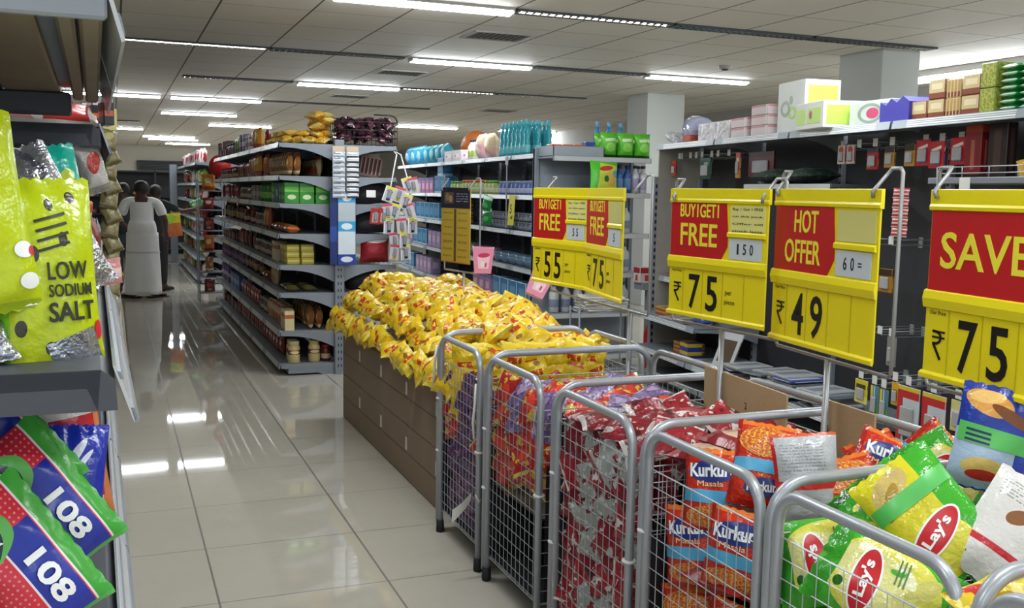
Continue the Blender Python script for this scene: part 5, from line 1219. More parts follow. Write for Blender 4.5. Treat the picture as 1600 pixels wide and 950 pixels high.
# --- printed snack bags
KBLUE = mat('logo_blue', '#27357e', .3, 0, .05); SKY = mat('sky_blue_band', '#4fa6cf', .35, 0, .05); LRED = mat('logo_red', '#c31c26', .3, 0, .04); LGRN = mat('tape_green', '#58b85a', .35, 0, .05); NAVYI = mat('navy_ink', '#1d2a5a', .4)
SNK = design('snack_picture', '#cf6a24', [('stripes', 'u', 9, .4, '#e8a83e'), ('noise', 14, .52, '#b5481c'), ('noise', 24, .6, '#f0c060')], .3, .4, 20)
ORW = design('orange_snack_wrap', '#c8321e', [('noise', 4, .60, '#dc5a26'), ('v', .0, .08, '#a02018'), ('v', .93, 1, '#e0762c'), ('u', 0, .07, '#a8241c')], .2, .8, 12)
def snack_bag(seed):
    b = Pillow(.165, .225, .065, seed, .08)
    o = b.mb(14, 18).build('snack_bag', ORW); fn = on_bag(b)
    patch(b, .004, .056, .135, .060, KBLUE, o, 'blue_logo_panel', .10, True, .0012, 12)
    letters('Kurkure', .002, .058, .122, .036, WHITEINK, o, fn, .03, rot=.08)
    letters('Masala', -.002, .022, .07, .014, mat('cream_ink', '#e8d0a0', .4), o, fn, .0, rot=.05)
    patch(b, 0, -.012, .160, .034, SKY, o, 'sky_band', .0, False, .0014, 12)
    patch(b, .0, -.068, .13, .062, SNK, o, 'snack_picture', .0, True, .0012, 12)
    return o
def flipped_bag(seed):                           # shows its snack picture large
    b = Pillow(.165, .225, .065, seed, .08); o = b.mb(14, 18).build('snack_bag', ORW); fn = on_bag(b)
    patch(b, 0, .058, .14, .085, SNK, o, 'snack_picture', .0, True, .0012, 12); patch(b, 0, -.008, .160, .034, SKY, o, 'sky_band', 0, False, .0014, 12)
    patch(b, .01, -.062, .10, .05, KBLUE, o, 'blue_logo_panel', .1, True); letters('Kurkure', .01, -.06, .085, .026, WHITEINK, o, fn, .03, rot=.08); return o
def silver_back(seed):
    b = Pillow(.165, .225, .06, seed, .1); o = b.mb(14, 18).build('snack_bag', design('silver_back', '#b4b6b8', [('u', .0, .05, '#c02a2c'), ('v', .42, .49, '#c8322c'), ('words', .45, .72, .34, .16, 9, 40, '#8a8c92'), ('v', .96, 1, '#d8582c')], .25, .5, 14)); return o
def snk(key, f, loc, n, roll, lab): put(key, f, loc, frame(n, (0, 0, 1), roll), lab, 'snack bag')
A = ('kk', lambda: snack_bag(51)); Bq = ('kf', lambda: flipped_bag(53)); Sv = ('ks', lambda: silver_back(55))
FN = (-.80, -.58, .12)
snk(*A, (1.475, 2.195, .765), (-.72, -.66, .2), .04, 'orange snack bag with blue logo, topmost at the mesh of the orange bag bin')
snk(*A, (1.455, 2.055, .645), FN, -.10, 'orange snack bag with blue logo, below the topmost one and nearer the corner tube')
snk(*A, (1.445, 2.235, .600), FN, .12, 'orange snack bag with blue logo, half hidden beneath the topmost one')
snk(*Bq, (1.57, 2.11, .850), (-.55, -.70, .45), -.10, 'orange snack bag showing yellow sticks on top of the orange bag bin')
snk(*Bq, (1.445, 2.24, .37), FN, .1, 'orange snack bag showing its snack picture low behind the mesh')
snk(*Bq, (1.450, 2.05, .40), FN, -.2, 'orange snack bag low behind the mesh next to the corner tube')
snk(*A, (1.445, 2.15, .19), FN, .2, 'orange snack bag at the very bottom of the orange bag bin')
snk(*A, (1.46, 1.93, .24), FN, -.3, 'orange snack bag at the bottom beside the corner tube')
snk(*Sv, (1.60, 1.975, .850), (-.45, -.85, .2), .10, 'silver backed snack bag with red bands standing on the orange bag bin')
snk(*Bq, (1.70, 1.915, .80), (-.45, -.75, .5), .35, 'orange snack bag lying behind the silver backed bag')
snk(*A, (1.82, 1.965, .84), (-.35, -.8, .5), -.5, 'orange snack bag tilted near the post of the hot offer sign')
snk(*A, (1.94, 1.94, .86), (-.45, -.85, .35), -.9, 'orange snack bag pointing up beside the green chip bags')
snk(*A, (2.0, 2.12, .80), (-.3, -.6, .7), .5, 'orange snack bag lying under the brown cardboard')
snk(*Bq, (1.72, 2.22, .78), (-.2, -.5, .8), 1.2, 'orange snack bag lying flat before the brown cardboard')
redf = K('flat', 'dark_red_pack', .2, .15, .06, D('drp', '#8a1c22', ('ell', .5, .5, .3, .2, .2, '#d8b8a0'), ('v', .7, .8, '#e0d4c8'), foil=.4))
shelve(redf, 'lying at the back of the orange bag bin', [(1.52, 2.30, .80, .5), (1.62, 2.30, .83, .2), (1.47, 2.12, .52, .3)])
# filler inside so that the bin reads full
for i in range(6): put(*Sv, (1.60+.09*(i % 3), 1.96+.22*(i//3), .60), randrot((-.6, -.7, .3), .3, .5), 'silver backed snack bag buried inside the orange bag bin', 'snack bag', 'buried silver backed snack bags')
CHIP = design('chip_wrap_green', '#43aa2e', [('ell', .5, .48, .46, .40, 0, '#d9d35a'), ('ell', .5, .58, .34, .24, .3, '#ddd98e'), ('ell', .5, .90, .7, .10, 0, '#3a9a2a'), ('ell', .34, .30, .20, .09, .5, '#cfca7c'), ('ell', .66, .26, .2, .08, -.4, '#c9c46a'), ('ell', .70, .40, .12, .06, .6, '#e6e4b8'), ('ell', .3, .74, .06, .04, 0, '#2a6a22'), ('v', 0, .06, '#2f8a26'), ('noise', 3.2, .66, '#58b83c')], .18, .8, 11)  # small whitish oval is a highlight painted into the wrap colour
CHIPY = design('chip_wrap_yellow', '#d2c82a', [('u', .70, 1, '#3fa62c'), ('ell', .36, .80, .26, .12, .3, '#c9b06a'), ('ell', .28, .70, .2, .06, .6, '#a88a3a'), ('v', 0, .05, '#3a9a2a'), ('ell', .45, .3, .34, .2, 0, '#ded650'), ('noise', 3.2, .64, '#e6de6a')], .18, .7, 11)
def chip_bag(seed, wrap, logo_y, logo_rot, tape=None, tape_r=0.):
    b = Pillow(.20, .275, .085, seed, .08); o = b.mb(16, 20).build('chip_bag', wrap); fn = on_bag(b)
    patch(b, -.010, logo_y, .146, .060, WHITEINK, o, 'logo_border', logo_rot, True, .0008, 14)
    patch(b, -.010, logo_y, .136, .052, LRED, o, 'red_logo_panel', logo_rot, True, .0012, 14)
    letters("Lay's", -.006, logo_y+.001, .080, .029, WHITEINK, o, fn, .03, rot=logo_rot)
    if tape is not None: patch(b, 0, tape, .196, .036, LGRN, o, 'green_tape', tape_r, False, .0014, 14)
    for k in range(3): patch(b, .040, logo_y-.048-.009*k, .055, .0035, mat('olive_ink', '#4f7a3a', .4), o, 'ink_line', logo_rot, False, .001, 4)
    return o
CB = {'g': ('cg', lambda: chip_bag(61, CHIP, .030, .15)), 'y': ('cyt', lambda: chip_bag(63, CHIPY, -.035, .35, .055, .05))}
def chip(k, loc, n, roll, lab, s=None): put(*CB[k], loc, frame(n, (0, 0, 1), roll), lab, 'chip bag', None, s)
chip('y', (1.600, 1.575, .875), (-.62, -.70, .36), .72, 'big yellow and green chip bag with green tape, topmost in the chip bin')
chip('g', (1.66, 1.72, .80), (-.5, -.7, .5), .75, 'green chip bag with red logo behind the big taped bag')
chip('g', (1.475, 1.565, .742), (-.62, -.62, .50), 1.15, 'green and pale yellow chip bag leaning over the front tube')
chip('g', (1.47, 1.70, .755), (-.75, -.55, .35), 1.9, 'green chip bag in the corner of the chip bin under the tube')
chip('g', (1.49, 1.64, .55), (-.85, -.5, .1), .5, 'green chip bag low behind the mesh of the chip bin')
chip('g', (1.49, 1.42, .58), (-.85, -.5, .1), -.6, 'green chip bag low behind the mesh near the picture edge')
chip('g', (1.49, 1.56, .28), (-.85, -.5, .1), 1.2, 'green chip bag at the bottom of the chip bin')
chip('g', (1.86, 1.80, .88), (-.5, -.8, .3), .6, 'green chip bag peeking up between orange bags and the blue bag', .75)
chip('g', (1.78, 1.45, .80), (-.35, -.6, .7), -.8, 'green chip bag lying behind the taped bag')
b = Pillow(.17, .235, .07, 71, .07)
o = b.mb(14, 18).build('chip_bag', design('blue_chip_wrap', '#223a98', [('ell', .34, .80, .30, .13, -.15, '#d89a4a'), ('ell', .30, .86, .22, .07, .1, '#e8bc72'), ('ell', .62, .70, .28, .06, -.3, '#7a4420'), ('rect', .36, .28, .40, .26, 0, '#a8bcd4'), ('ell', .40, .26, .28, .10, 0, '#d8b86a'), ('ell', .42, .18, .22, .06, 0, '#b8302c'), ('u', .93, 1, '#c02a2c')], .22, .4, 12)); o.location = (1.80, 1.60, 1.025); o.rotation_euler = frame((-.55, -.85, .15), (.08, 0, 1), -.10).to_euler(); patch(b, 0, .002, .166, .042, LGRN, o, 'green_tape', -.08, False, .0014, 14)
for k in range(3): patch(b, -.04, .012-.011*k, .05, .005, NAVYI, o, 'ink_line', -.08, False, .002, 4)
tag(o, 'blue chip bag with golden chips and green tape standing at the sign post', 'chip bag')
RW = design('red_chip_wrap', '#c4202a', [('ell', .4, .6, .3, .12, .2, '#d8483a'), ('ell', .45, .3, .3, .2, 0, '#e0c8b0'), ('v', .92, 1, '#a01820')], .22, .4, 12); WR = design('white_chip_wrap', '#d9d6d2', [('u', .86, 1, '#b5202c'), ('v', .3, .36, '#c2323a'), ('ell', .45, .6, .15, .06, .3, '#8a5a3a'), ('words', .4, .8, .3, .1, 6, 30, '#9a9a9a')], .22, .45, 12)
for key, m_, loc, n, roll, lab in (('cr', RW, (2.02, 1.66, 1.01), (-.5, -.85, .2), -1.2, 'red chip bag lying on its side behind the blue chip bag'), ('cr', RW, (2.08, 1.50, .98), (-.5, -.85, .2), -.9, 'red chip bag at the picture edge behind the sign post'),
      ('cw', WR, (1.72, 1.47, .86), (-.45, -.8, .4), -.62, 'white chip bag with red edge behind the big taped bag'), ('cw', WR, (1.90, 1.62, .92), (-.5, -.8, .3), .5, 'white chip bag between the taped bag and the blue bag'), ('cw', WR, (1.62, 1.35, .60), (-.7, -.6, .3), .3, 'white chip bag low inside the chip bin')):
    put(key, lambda: Pillow(.18, .24, .07, 81+len(key), .08).mb(12, 14).build('chip_bag', m_), loc, frame(n, (0, 0, 1), roll), lab, 'chip bag')
YR = pk('yellow_red_packet', .16, .13, .05, D('yrp', '#d8bc2a', ('noise', 2.6, .56, '#c0282a'), ('noise', 6, .6, '#e8dc8a'), ('u', 0, .12, '#c22a2a'), foil=.8), 7)
for i in range(24): put(*YR, (BX+.06+.15*(i % 4)+rnd.uniform(-.02, .02), BY[6]+.08+.09*((i//4) % 6), .74+rnd.uniform(0, .09)+.02*(i % 3)), randrot((-.4, -.5, .8), .4), 'yellow and red packet in the corner wire bin', 'packet', 'yellow red packets in the corner bin')

# ================================================================ CARTONS AND THE YELLOW HEAP
CART = mat('carton_brown', '#8a7560', .78, 0, .10, 3, .12, 50); TAPE = mat('carton_tape', '#9a8468', .35, 0, .05); STK = mat('sticker_white', '#d8d4c8', .6)
CXF = 1.435
def carton(w_, d_, h_):
    o = MB().box(0, d_, 0, w_, 0, h_-.002, c=.004).build('carton', CART)
    m = MB(); m.box(-.0012, 0, .003, w_-.003, h_*.5-.002, h_*.5+.002); m.build('flap_seam', mat('seam_dark', '#5f4f3e', .8), o)
    m = MB(); m.box(-.0016, 0, w_*.04, w_*.10, h_*.55, h_*.78); m.build('sticker', STK, o)
    return o
ci = 0
for iy in range(4):
    for iz in range(2):
        for ix in range(2):
            ci += 1; far = ('end nearest the bins', 'second column from the bins', 'third column from the bins', 'far end')[iy]
            if ix == 0: put('carton', lambda: carton(.535, .33, .30), (CXF, 4.475+.542*iy, .001+.30*iz), 0, 'brown carton in the %s row of the heap base, %s' % ('lower' if iz == 0 else 'upper', far), 'carton')
            elif iy in (0, 3): put('carton', None, (CXF+.335, 4.475+.542*iy, .001+.30*iz), 0, 'brown carton behind the front ones, %s layer, %s' % ('lower' if iz == 0 else 'upper', far), 'carton')
NOOD = [D('ndl%d' % i, ('#e6bf1c', '#e0b616', '#ebc92c')[i], ('noise', 2.6, .60, '#f2dc6a'), ('rect', (.40, .62, .52)[i], (.30, .62, .40)[i], .24, .10, (.3, -.4, .15)[i], ('#c8401c', '#d0521e', '#c23a18')[i]), ('noise', 5.5, .54, '#e8c22a'), ('ell', (.66, .34, .60)[i], .72, .12, .09, 0, '#8a6a1c'), ('v', 0, .09, '#ecd45a'), ('v', .91, 1, '#ecd45a'), foil=.9, fs=13, rough=.2) for i in range(3)]
NK = [pk('noodle_packet', .145, .120, .072, NOOD[i], 11+i, (10, 10), .16) for i in range(3)]; NK = [('pk_noodle%d' % i, NK[i][1]) for i in range(3)]
def heap_h(x, y):                                # the heap's own surface height above the cartons
    t = (y-4.05)/2.75
    base = .87+.05*min(1, max(0, (y-4.3)/1.2))
    base += .03*math.sin(y*5+x*4)+.02*math.sin(x*9-y*3)
    ex = min(1, max(0, (x-1.36)/.26)); ey = min(1, max(0, (6.82-y)/.30)); 
    return .60+(base-.60)*(ex**.55)*(ey**.5)
cnt = 0; y = 4.13
while y < 6.78:
    x = 1.39
    while x < 2.14:
        z = heap_h(x, y)
        zs = [z] if x > 1.46 else [z]+[zz for zz in (z-.085, z-.17) if zz > .655]
        gx = (heap_h(x+.03, y)-heap_h(x-.03, y))/.06; gy = (heap_h(x, y+.03)-heap_h(x, y-.03))/.06
        for j, zz in enumerate(zs):
            n = Vector((-min(2.5, gx)-.1-.6*(j > 0), -.30-min(1, max(-1, gy)), 1.0 if j == 0 else .35))
            p = (x+rnd.uniform(-.015, .015)+(.0 if j == 0 else -.015+rnd.uniform(-.01, .01)), y+rnd.uniform(-.02, .02), zz+rnd.uniform(-.012, .02))
            put(*NK[rnd.randrange(3)], p, randrot(n, .6), 'yellow noodle packet heaped on the brown cartons', 'packet', 'yellow noodle packets heaped on the cartons'); cnt += 1
        x += .098
    y += .108
# side rows facing the shopper's bins
for iy in range(2):
    for ix in range(7):
        for iz in range(4):
            put(*NK[(ix+iz) % 3], (1.44+.1*ix, 4.06+.03*iy+rnd.uniform(-.01, .01), .62+.068*iz), randrot((-.15, -1, .15), .25, .3), 'yellow noodle packet heaped on the brown cartons', 'packet', 'yellow noodle packets heaped on the cartons'); cnt += 1
print('noodle packets', cnt)
# pink tubs on the heap
def tub():
    P = lambda s, z: [(-s*.055, -s*.045, z), (s*.055, -s*.045, z), (s*.055, s*.045, z), (-s*.055, s*.045, z)]
    m = MB(); a = P(.78, 0); b_ = P(1, .13); m.v = a+b_
    for i in range(4): m.face([i, (i+1) % 4, 4+(i+1) % 4, 4+i])
    m.face([3, 2, 1, 0]); c_ = P(.92, .13); d_ = P(.72, .02); m.v += c_+d_
    for i in range(4): m.face([4+i, 4+(i+1) % 4, 8+(i+1) % 4, 8+i]); m.face([8+i, 8+(i+1) % 4, 12+(i+1) % 4, 12+i])
    m.face([12, 13, 14, 15])
    return m.build('pink_tub', D('pink_tub', '#e08fb0', ('rect', .5, .45, .30, .26, 0, '#f0c8d8'), ('ell', .5, .72, .28, .09, .1, '#c8306a'), ('ell', .42, .36, .10, .12, 0, '#e8e4e8'), ('ell', .62, .34, .06, .1, 0, '#d0487a'), foil=0, rough=.35))
put('tub', tub, (2.03, 5.52, 1.075), (0.03, .02, -.35), 'upright pink tub standing in the yellow heap', 'tub', scale=1.15)
put('tub', None, (2.16, 5.05, .98), (-.25, .42, -.4), 'tilted pink tub half sunk in the yellow heap', 'tub', scale=1.15)

# ================================================================ PRICE SIGNS
YEL = mat('sign_yellow', '#e6d312', .38, 0, .03, 3); YEL2 = mat('sign_yellow_rail', '#e6d414', .3, 0, .03, 3); RED = mat('sign_red', '#b81418', .4, 0, .03, 3); CARDP = mat('sign_card', '#d9d37e', .4, 0, .04); CLRP = mat('sign_clear', '#cfc97a', .15, 0, .04); GREYC = mat('digit_grey', '#c3cbce', .4); YTXT = mat('sign_text_yellow', '#e8dc3a', .4); BTXT = mat('sign_text_black', '#0e0e0d', .4)
POST = mat('sign_post_steel', '#9c9c9c', .35, .4, .06, 30)
def sfn(x, y, z): return (x, -.0045-z, y)        # sign face looks along local -y
def rupee(x, y, h_, parent):
    m = MB(); w_ = h_*.62; t = h_*.085
    F = lambda a, b, q: (x+a*w_-w_/2, -.0045-q, y+b*h_-h_/2)
    def bar(p, q, th):
        d = Vector((q[0]-p[0], (q[1]-p[1])*h_/w_)).normalized(); nn = Vector((-d.y, d.x*w_/h_))*th
        m.prism([(p[0]-nn.x, p[1]-nn.y*1), (q[0]-nn.x, q[1]-nn.y), (q[0]+nn.x, q[1]+nn.y), (p[0]+nn.x, p[1]+nn.y)], F, .0, .0012)
    bar((0, .96), (1, .96), .055); bar((0, .76), (1, .76), .055)
    pts = [(.05, .96), (.38, .95), (.62, .88), (.70, .76), (.62, .62), (.38, .54), (.05, .53)]
    for a, b in zip(pts, pts[1:]): bar(a, b, .075)
    bar((.10, .54), (.72, .0), .085)
    return m.build('rupee_symbol', BTXT, parent)
def sign(loc, rz, lab, kind, head, price, small, W_=.52, lean=.0, z0=1.115, unit=True, sc=1.):
    H_ = .46; r = thing('price_sign', lab, 'sign', (loc[0], loc[1], z0), rz); r.rotation_euler = (lean, 0, rz); r.scale = (sc, sc, sc)
    hw = W_/2
    m = MB(); m.box(-hw, hw, -.004, .002, .0, H_, c=.0015); m.build('backing_board', YEL, r)
    m = MB(); m.prism([(-.004, H_-.050), (-.009, H_-.048), (-.010, H_-.040), (-.007, H_-.034), (-.007, H_), (.004, H_+.002), (.004, H_-.050)], lambda a, b, t: (t, a, b), -hw-.004, hw+.004); m.build('top_rail', YEL2, r)
    m = MB(); m.prism([(-.004, .172), (-.010, .174), (-.014, .196), (-.010, .214), (-.004, .218)], lambda a, b, t: (t, a, b), -hw-.004, hw+.004); m.build('middle_rail', YEL2, r)
    m = MB(); m.prism([(-.004, -.004), (-.012, .0), (-.012, .010), (-.004, .016)], lambda a, b, t: (t, a, b), -hw-.004, hw+.004); m.build('bottom_rail', YEL2, r)
    m = MB(); rx = hw-.004 if kind == 'wide' else hw*.20
    P = [(-hw+.004, .216), (rx-.02, .216), (rx+.012, .262), (rx+.012, .31), (rx, H_-.05), (-hw+.004, H_-.05)] if kind != 'wide' else [(-hw+.004, .216), (hw-.004, .216), (hw-.004, H_-.05), (-hw+.004, H_-.05)]
    m.prism(P, lambda a, b, t: (a, -.0045-t, b), -.0006, .001); m.build('red_panel', RED, r)
    fr = lambda x, y, z: (x, -.0055-z, y)
    for s, x, y, w_, h_ in head: letters(s, x, y, w_, h_, YTXT, r, fr, .012)
    if kind != 'wide':
        cx0, cx1 = rx+.022, hw-.012
        m = MB(); m.box(cx0, cx1, -.0062, -.0046, .318, H_-.056); c_ = m.build('offer_card', CARDP if small else CLRP, r)
        if small:
            for k, (s, hh) in enumerate((('Buy 1 Get 1 FREE', .012), ('on this pack', .009), ('Offer till', .007), ('stock lasts', .009))): letters(s, (cx0+cx1)/2, H_-.068-.024*k, (cx1-cx0)*.86, hh, DARKINK, c_, lambda x, y, z: (x, -.0064-z, y), .0, .0005)
        m = MB(); m.prism([(-.005, .295), (-.012, .298), (-.012, .310), (-.005, .316)], lambda a, b, t: (t, a, b), cx0-.008, cx1+.006); m.build('card_rail', YEL2, r)
        m = MB(); m.box(cx0+.0, cx1-.012, -.0062, -.0046, .222, .293); d_ = m.build('digit_card', GREYC, r)
        if price[0]:
            n = len(price[0]); 
            for k, s in enumerate(price[0]): letters(s, (cx0+cx1)/2-.008+(k-(n-1)/2)*.034, .258, .009 if s == '1' else .016, .012 if s == '=' else .036, DARKINK, d_, lambda x, y, z: (x, -.0064-z, y), .012, .0006)
    for x in (-hw+.085, -hw+.195, -hw+.305, -hw+.415):
        m = MB(); m.box(x-.001, x+.001, -.0056, -.004, .014, .175); m.build('slot_line', mat('sign_slot', '#b9a90e', .4), r)
    letters('Our Price', -hw+.045, .163, .055, .010, DARKINK, r, sfn, .0, .0005)
    rupee(-hw+.052, .085, .070, r)
    for k, s in enumerate(price[1]): letters(s, -hw+.150+.098*k, .092, .062, .125, BTXT, r, sfn, .012)
    if unit: letters('per', -hw+.338, .100, .034, .018, DARKINK, r, sfn, .0, .0005); letters('piece', -hw+.345, .070, .052, .020, DARKINK, r, sfn, .0, .0005)
    return r
def stand(loc, rz, lab, W_=.58, zb=1.085, zt=1.60, post=None, base=.112):
    """wire hanging frame on a post that is clamped to the bins"""
    r = thing('sign_stand', lab, 'sign stand', (loc[0], loc[1], 0), rz); hw = W_/2; R_ = .0055
    m = MB(); Y = .016
    m.tube([(-hw+.055, -.03, zt-.045), (-hw+.050, -.035, zt-.03), (-hw+.048, -.02, zt-.012), (-hw+.048, .0, zt+.01), (-hw+.044, Y, zt+.03), (-hw+.008, Y, zt+.03), (-hw, Y, zt+.02), (-hw, Y, zb+.01), (-hw+.01, Y, zb), (hw-.01, Y, zb), (hw, Y, zb+.01), (hw, Y, zt+.02), (hw-.008, Y, zt+.03), (hw-.044, Y, zt+.03), (hw-.048, .0, zt+.01), (hw-.048, -.02, zt-.012), (hw-.050, -.035, zt-.03), (hw-.055, -.03, zt-.045)], R_, 7)
    m.build('hanging_frame', POST, r)
    px = post if post is not None else 0
    m = MB(); m.tube([(px, Y, base), (px, Y, zb)], .0095, 8); m.build('post', POST, r)
    m = MB(); m.box(px-.016, px+.016, Y-.016, Y+.016, base, base+.05, c=.003); m.build('clamp', DARKGREY, r)
    return r
def yaw(th): return -PI/2-math.radians(th)      # local -y faces the aisle
FREE = [('BUY1GET1', -.095, .383, .215, .048), ('FREE', -.095, .297, .205, .080)]
HOT = [('HOT', -.085, .366, .125, .066), ('OFFER', -.100, .277, .190, .070)]
SAVE = [('SAVE', -.075, .316, .285, .088)]
for xc, yc, th, lab, kind, head, price, small, sl, kw in (
    (1.87, 2.795, -6, 'yellow and red sign reading BUY1GET1 FREE with price 75', 'std', FREE, ('150', '75'), True, 'wire stand holding the BUY1GET1 FREE 75 sign', dict(z0=1.139, sc=.945)),
    (1.90, 2.30, 6.5, 'yellow and red sign reading HOT OFFER with price 49', 'std', HOT, ('60=', '49'), False, 'wire stand holding the HOT OFFER 49 sign', dict(unit=False)),
    (1.86, 1.625, 6, 'yellow and red sign reading SAVE with price 75', 'wide', SAVE, ('', '75'), False, 'wire stand holding the red SAVE sign', dict(unit=False))):
    sign((xc-.02, yc), yaw(th), lab, kind, head, price, small, **kw); stand((xc, yc), yaw(th), sl, .55 if 'sc' in kw else .58, 1.108 if 'sc' in kw else 1.085, 1.577 if 'sc' in kw else 1.60)
sign((1.975, 4.31), yaw(-5), 'yellow sign reading FREE with price 55 over the yellow heap', 'std', FREE, ('55', '55'), True, .52)
sign((1.945, 3.79), yaw(10), 'yellow sign reading FREE with price 75 folded beside the price 55 sign', 'std', FREE, ('5', '75'), False, .52)
stand((2.02, 4.05), yaw(2), 'wide wire stand holding the two folded FREE signs', 1.06, 1.06, 1.60, .36, .112)
# dark and yellow poster on its own stand
th = -10.5; r = thing('poster_sign', 'tall black topped yellow poster in a wire frame behind the yellow heap', 'sign', (1.95, 5.79, 1.115), yaw(th))
m = MB(); m.box(-.18, .18, -.004, .002, 0, .46, c=.001); m.build('backing_board', mat('poster_yellow', '#c4a83c', .45, 0, .08), r)
m = MB(); m.box(-.18, .18, -.0062, -.004, .335, .46); m.build('header_panel', design('poster_header', '#211f33', [('rect', .28, .5, .17, .28, 0, '#5a4a3a'), ('ell', .22, .55, .07, .2, 0, '#8a7a5a'), ('ell', .34, .45, .06, .18, 0, '#a8906a'), ('words', .74, .55, .2, .24, 4, 20, '#8f8fa8')], .4, 0), r)
PINK = mat('poster_ink', '#8a7428', .5)
m = MB(); m.box(-.012, .012, -.0062, -.004, .01, .33); m.build('divider', mat('poster_brown', '#5f4a26', .5), r)
for c_ in (-.095, .09):
    for k in range(7): letters(('special', 'price', 'today', 'buy two', 'save more', 'fresh', 'pack')[k], c_, .305-.044*k, .11, .016, PINK, r, sfn, .0, .0005)
m = MB(); m.box(-.18, .18, -.007, -.004, 0, .006); m.build('bottom_strip', mat('poster_orange', '#b8702a', .5), r)
stand((1.975, 5.79), yaw(th), 'wire stand of the black topped yellow poster', .44, 1.06, 1.60, .03, .603)

# ================================================================ PEOPLE
def skin(name, J, Ed, m, parent=None, lv=2, shape=None):
    """one continuous surface grown round joints: J name -> (x,y,z,radius[,radius2])"""
    ks = list(J); me = bpy.data.meshes.new(name); me.from_pydata([J[k][:3] for k in ks], [(ks.index(a), ks.index(b)) for a, b in Ed], [])
    o = bpy.data.objects.new(name, me); C.objects.link(o)
    md = o.modifiers.new('s', 'SKIN'); md.use_smooth_shade = True
    for i, k in enumerate(ks):
        sv = me.skin_vertices[0].data[i]; rr = J[k][3:]; sv.radius = (rr[0], rr[-1]); sv.use_root = (i == 0)
    sb = o.modifiers.new('d', 'SUBSURF'); sb.levels = lv; sb.render_levels = lv
    dg = bpy.context.evaluated_depsgraph_get(); dg.update()
    m2 = bpy.data.meshes.new_from_object(o.evaluated_get(dg)); bpy.data.objects.remove(o); bpy.data.meshes.remove(me)
    if shape: shape(m2)
    m2.name = name; m2.materials.clear(); m2.materials.append(m)
    for p in m2.polygons: p.use_smooth = True
    ob = bpy.data.objects.new(name, m2); C.objects.link(ob)
    if parent is not None: adopt(ob, parent)
    return ob
SKIN = mat('brown_skin', '#4f3226', .5, 0, .08, 12); HAIR = mat('black_hair', '#14110f', .6, 0, .2, 40); SHIRT = mat('white_cotton', '#f3f3f1', .8, 0, .04, 6, .25, 14); DKT = mat('charcoal_trousers', '#33343c', .8, 0, .1); DKS = mat('dark_shirt', '#23242c', .8, 0, .1)
def human(root, h, armR, armL, feet_out=.25, legs=True):
    s = h/1.70; J = {}
    def j(n, x, y, z, r, r2=None): J[n] = (x*s, y*s, z*s, r*s, (r2 or r)*s)
    j('pelvis', 0, 0, .93, .125, .095); j('waist', 0, 0, 1.06, .115, .085); j('chest', 0, .0, 1.26, .135, .095); j('neckb', 0, -.005, 1.41, .06, .055); j('neck', 0, .0, 1.475, .050); j('head', 0, .01, 1.57, .080, .092); j('crown', 0, .0, 1.655, .055, .065)
    j('nose', 0, .105, 1.575, .012); j('chin', 0, .075, 1.51, .028)
    E_ = [('pelvis', 'waist'), ('waist', 'chest'), ('chest', 'neckb'), ('neckb', 'neck'), ('neck', 'head'), ('head', 'crown'), ('head', 'nose'), ('head', 'chin')]
    for sd, nm, arm in ((1, 'R', armR), (-1, 'L', armL)):
        j('ear'+nm, sd*.088, .0, 1.57, .016); E_.append(('head', 'ear'+nm))
        j('sh'+nm, sd*.185, 0, 1.385, .055); (ex, ey, ez), (wx, wy, wz) = arm
        j('el'+nm, ex, ey, ez, .042); j('wr'+nm, wx, wy, wz, .028)
        d = Vector((wx-ex, wy-ey, wz-ez)).normalized(); sd_ = d.cross(Vector((0, 1, .3))).normalized()
        j('pa'+nm, wx+d.x*.06, wy+d.y*.06, wz+d.z*.06, .032, .018)
        E_ += [('neckb', 'sh'+nm), ('sh'+nm, 'el'+nm), ('el'+nm, 'wr'+nm), ('wr'+nm, 'pa'+nm)]
        for f in range(4):
            q = sd_*(.014*(f-1.5)); L = (.07, .085, .08, .062)[f]
            b = Vector((wx, wy, wz))+d*.10+q; t = b+d*L*.7-Vector((0, .0, .01)); 
            j('k%d%s' % (f, nm), b.x, b.y, b.z, .0095); j('t%d%s' % (f, nm), t.x, t.y, t.z, .0075); E_ += [('pa'+nm, 'k%d%s' % (f, nm)), ('k%d%s' % (f, nm), 't%d%s' % (f, nm))]
        q = Vector((wx, wy, wz))+d*.035+sd_*.035; t = q+d*.05+sd_*.012; j('th'+nm, q.x, q.y, q.z, .011); j('tt'+nm, t.x, t.y, t.z, .009); E_ += [('wr'+nm, 'th'+nm), ('th'+nm, 'tt'+nm)]
        j('hip'+nm, sd*.09, 0, .88, .088); j('kn'+nm, sd*.095, .01, .49, .058); j('an'+nm, sd*.10, -.015, .085, .04); fx = math.sin(feet_out)*sd
        j('ball'+nm, sd*.10+fx*.12, .12*math.cos(feet_out), .035, .036, .026); j('toe'+nm, sd*.10+fx*.19, .19*math.cos(feet_out), .028, .026, .018); j('heel'+nm, sd*.10-fx*.03, -.05, .035, .03)
        E_ += [('pelvis', 'hip'+nm), ('hip'+nm, 'kn'+nm), ('kn'+nm, 'an'+nm), ('an'+nm, 'ball'+nm), ('ball'+nm, 'toe'+nm), ('an'+nm, 'heel'+nm)]
    skin('body', J, E_, SKIN, root)
    m = MB(); m.lathe([(.103*s, -.045*s), (.106*s, .0), (.100*s, .05*s), (.07*s, .095*s), (.03*s, .112*s), (.001, .115*s)], 16, (0, -.012*s, 1.585*s), caps=False, sy=1.08, sx=.88); m.build('hair', HAIR, root)
    return J, s
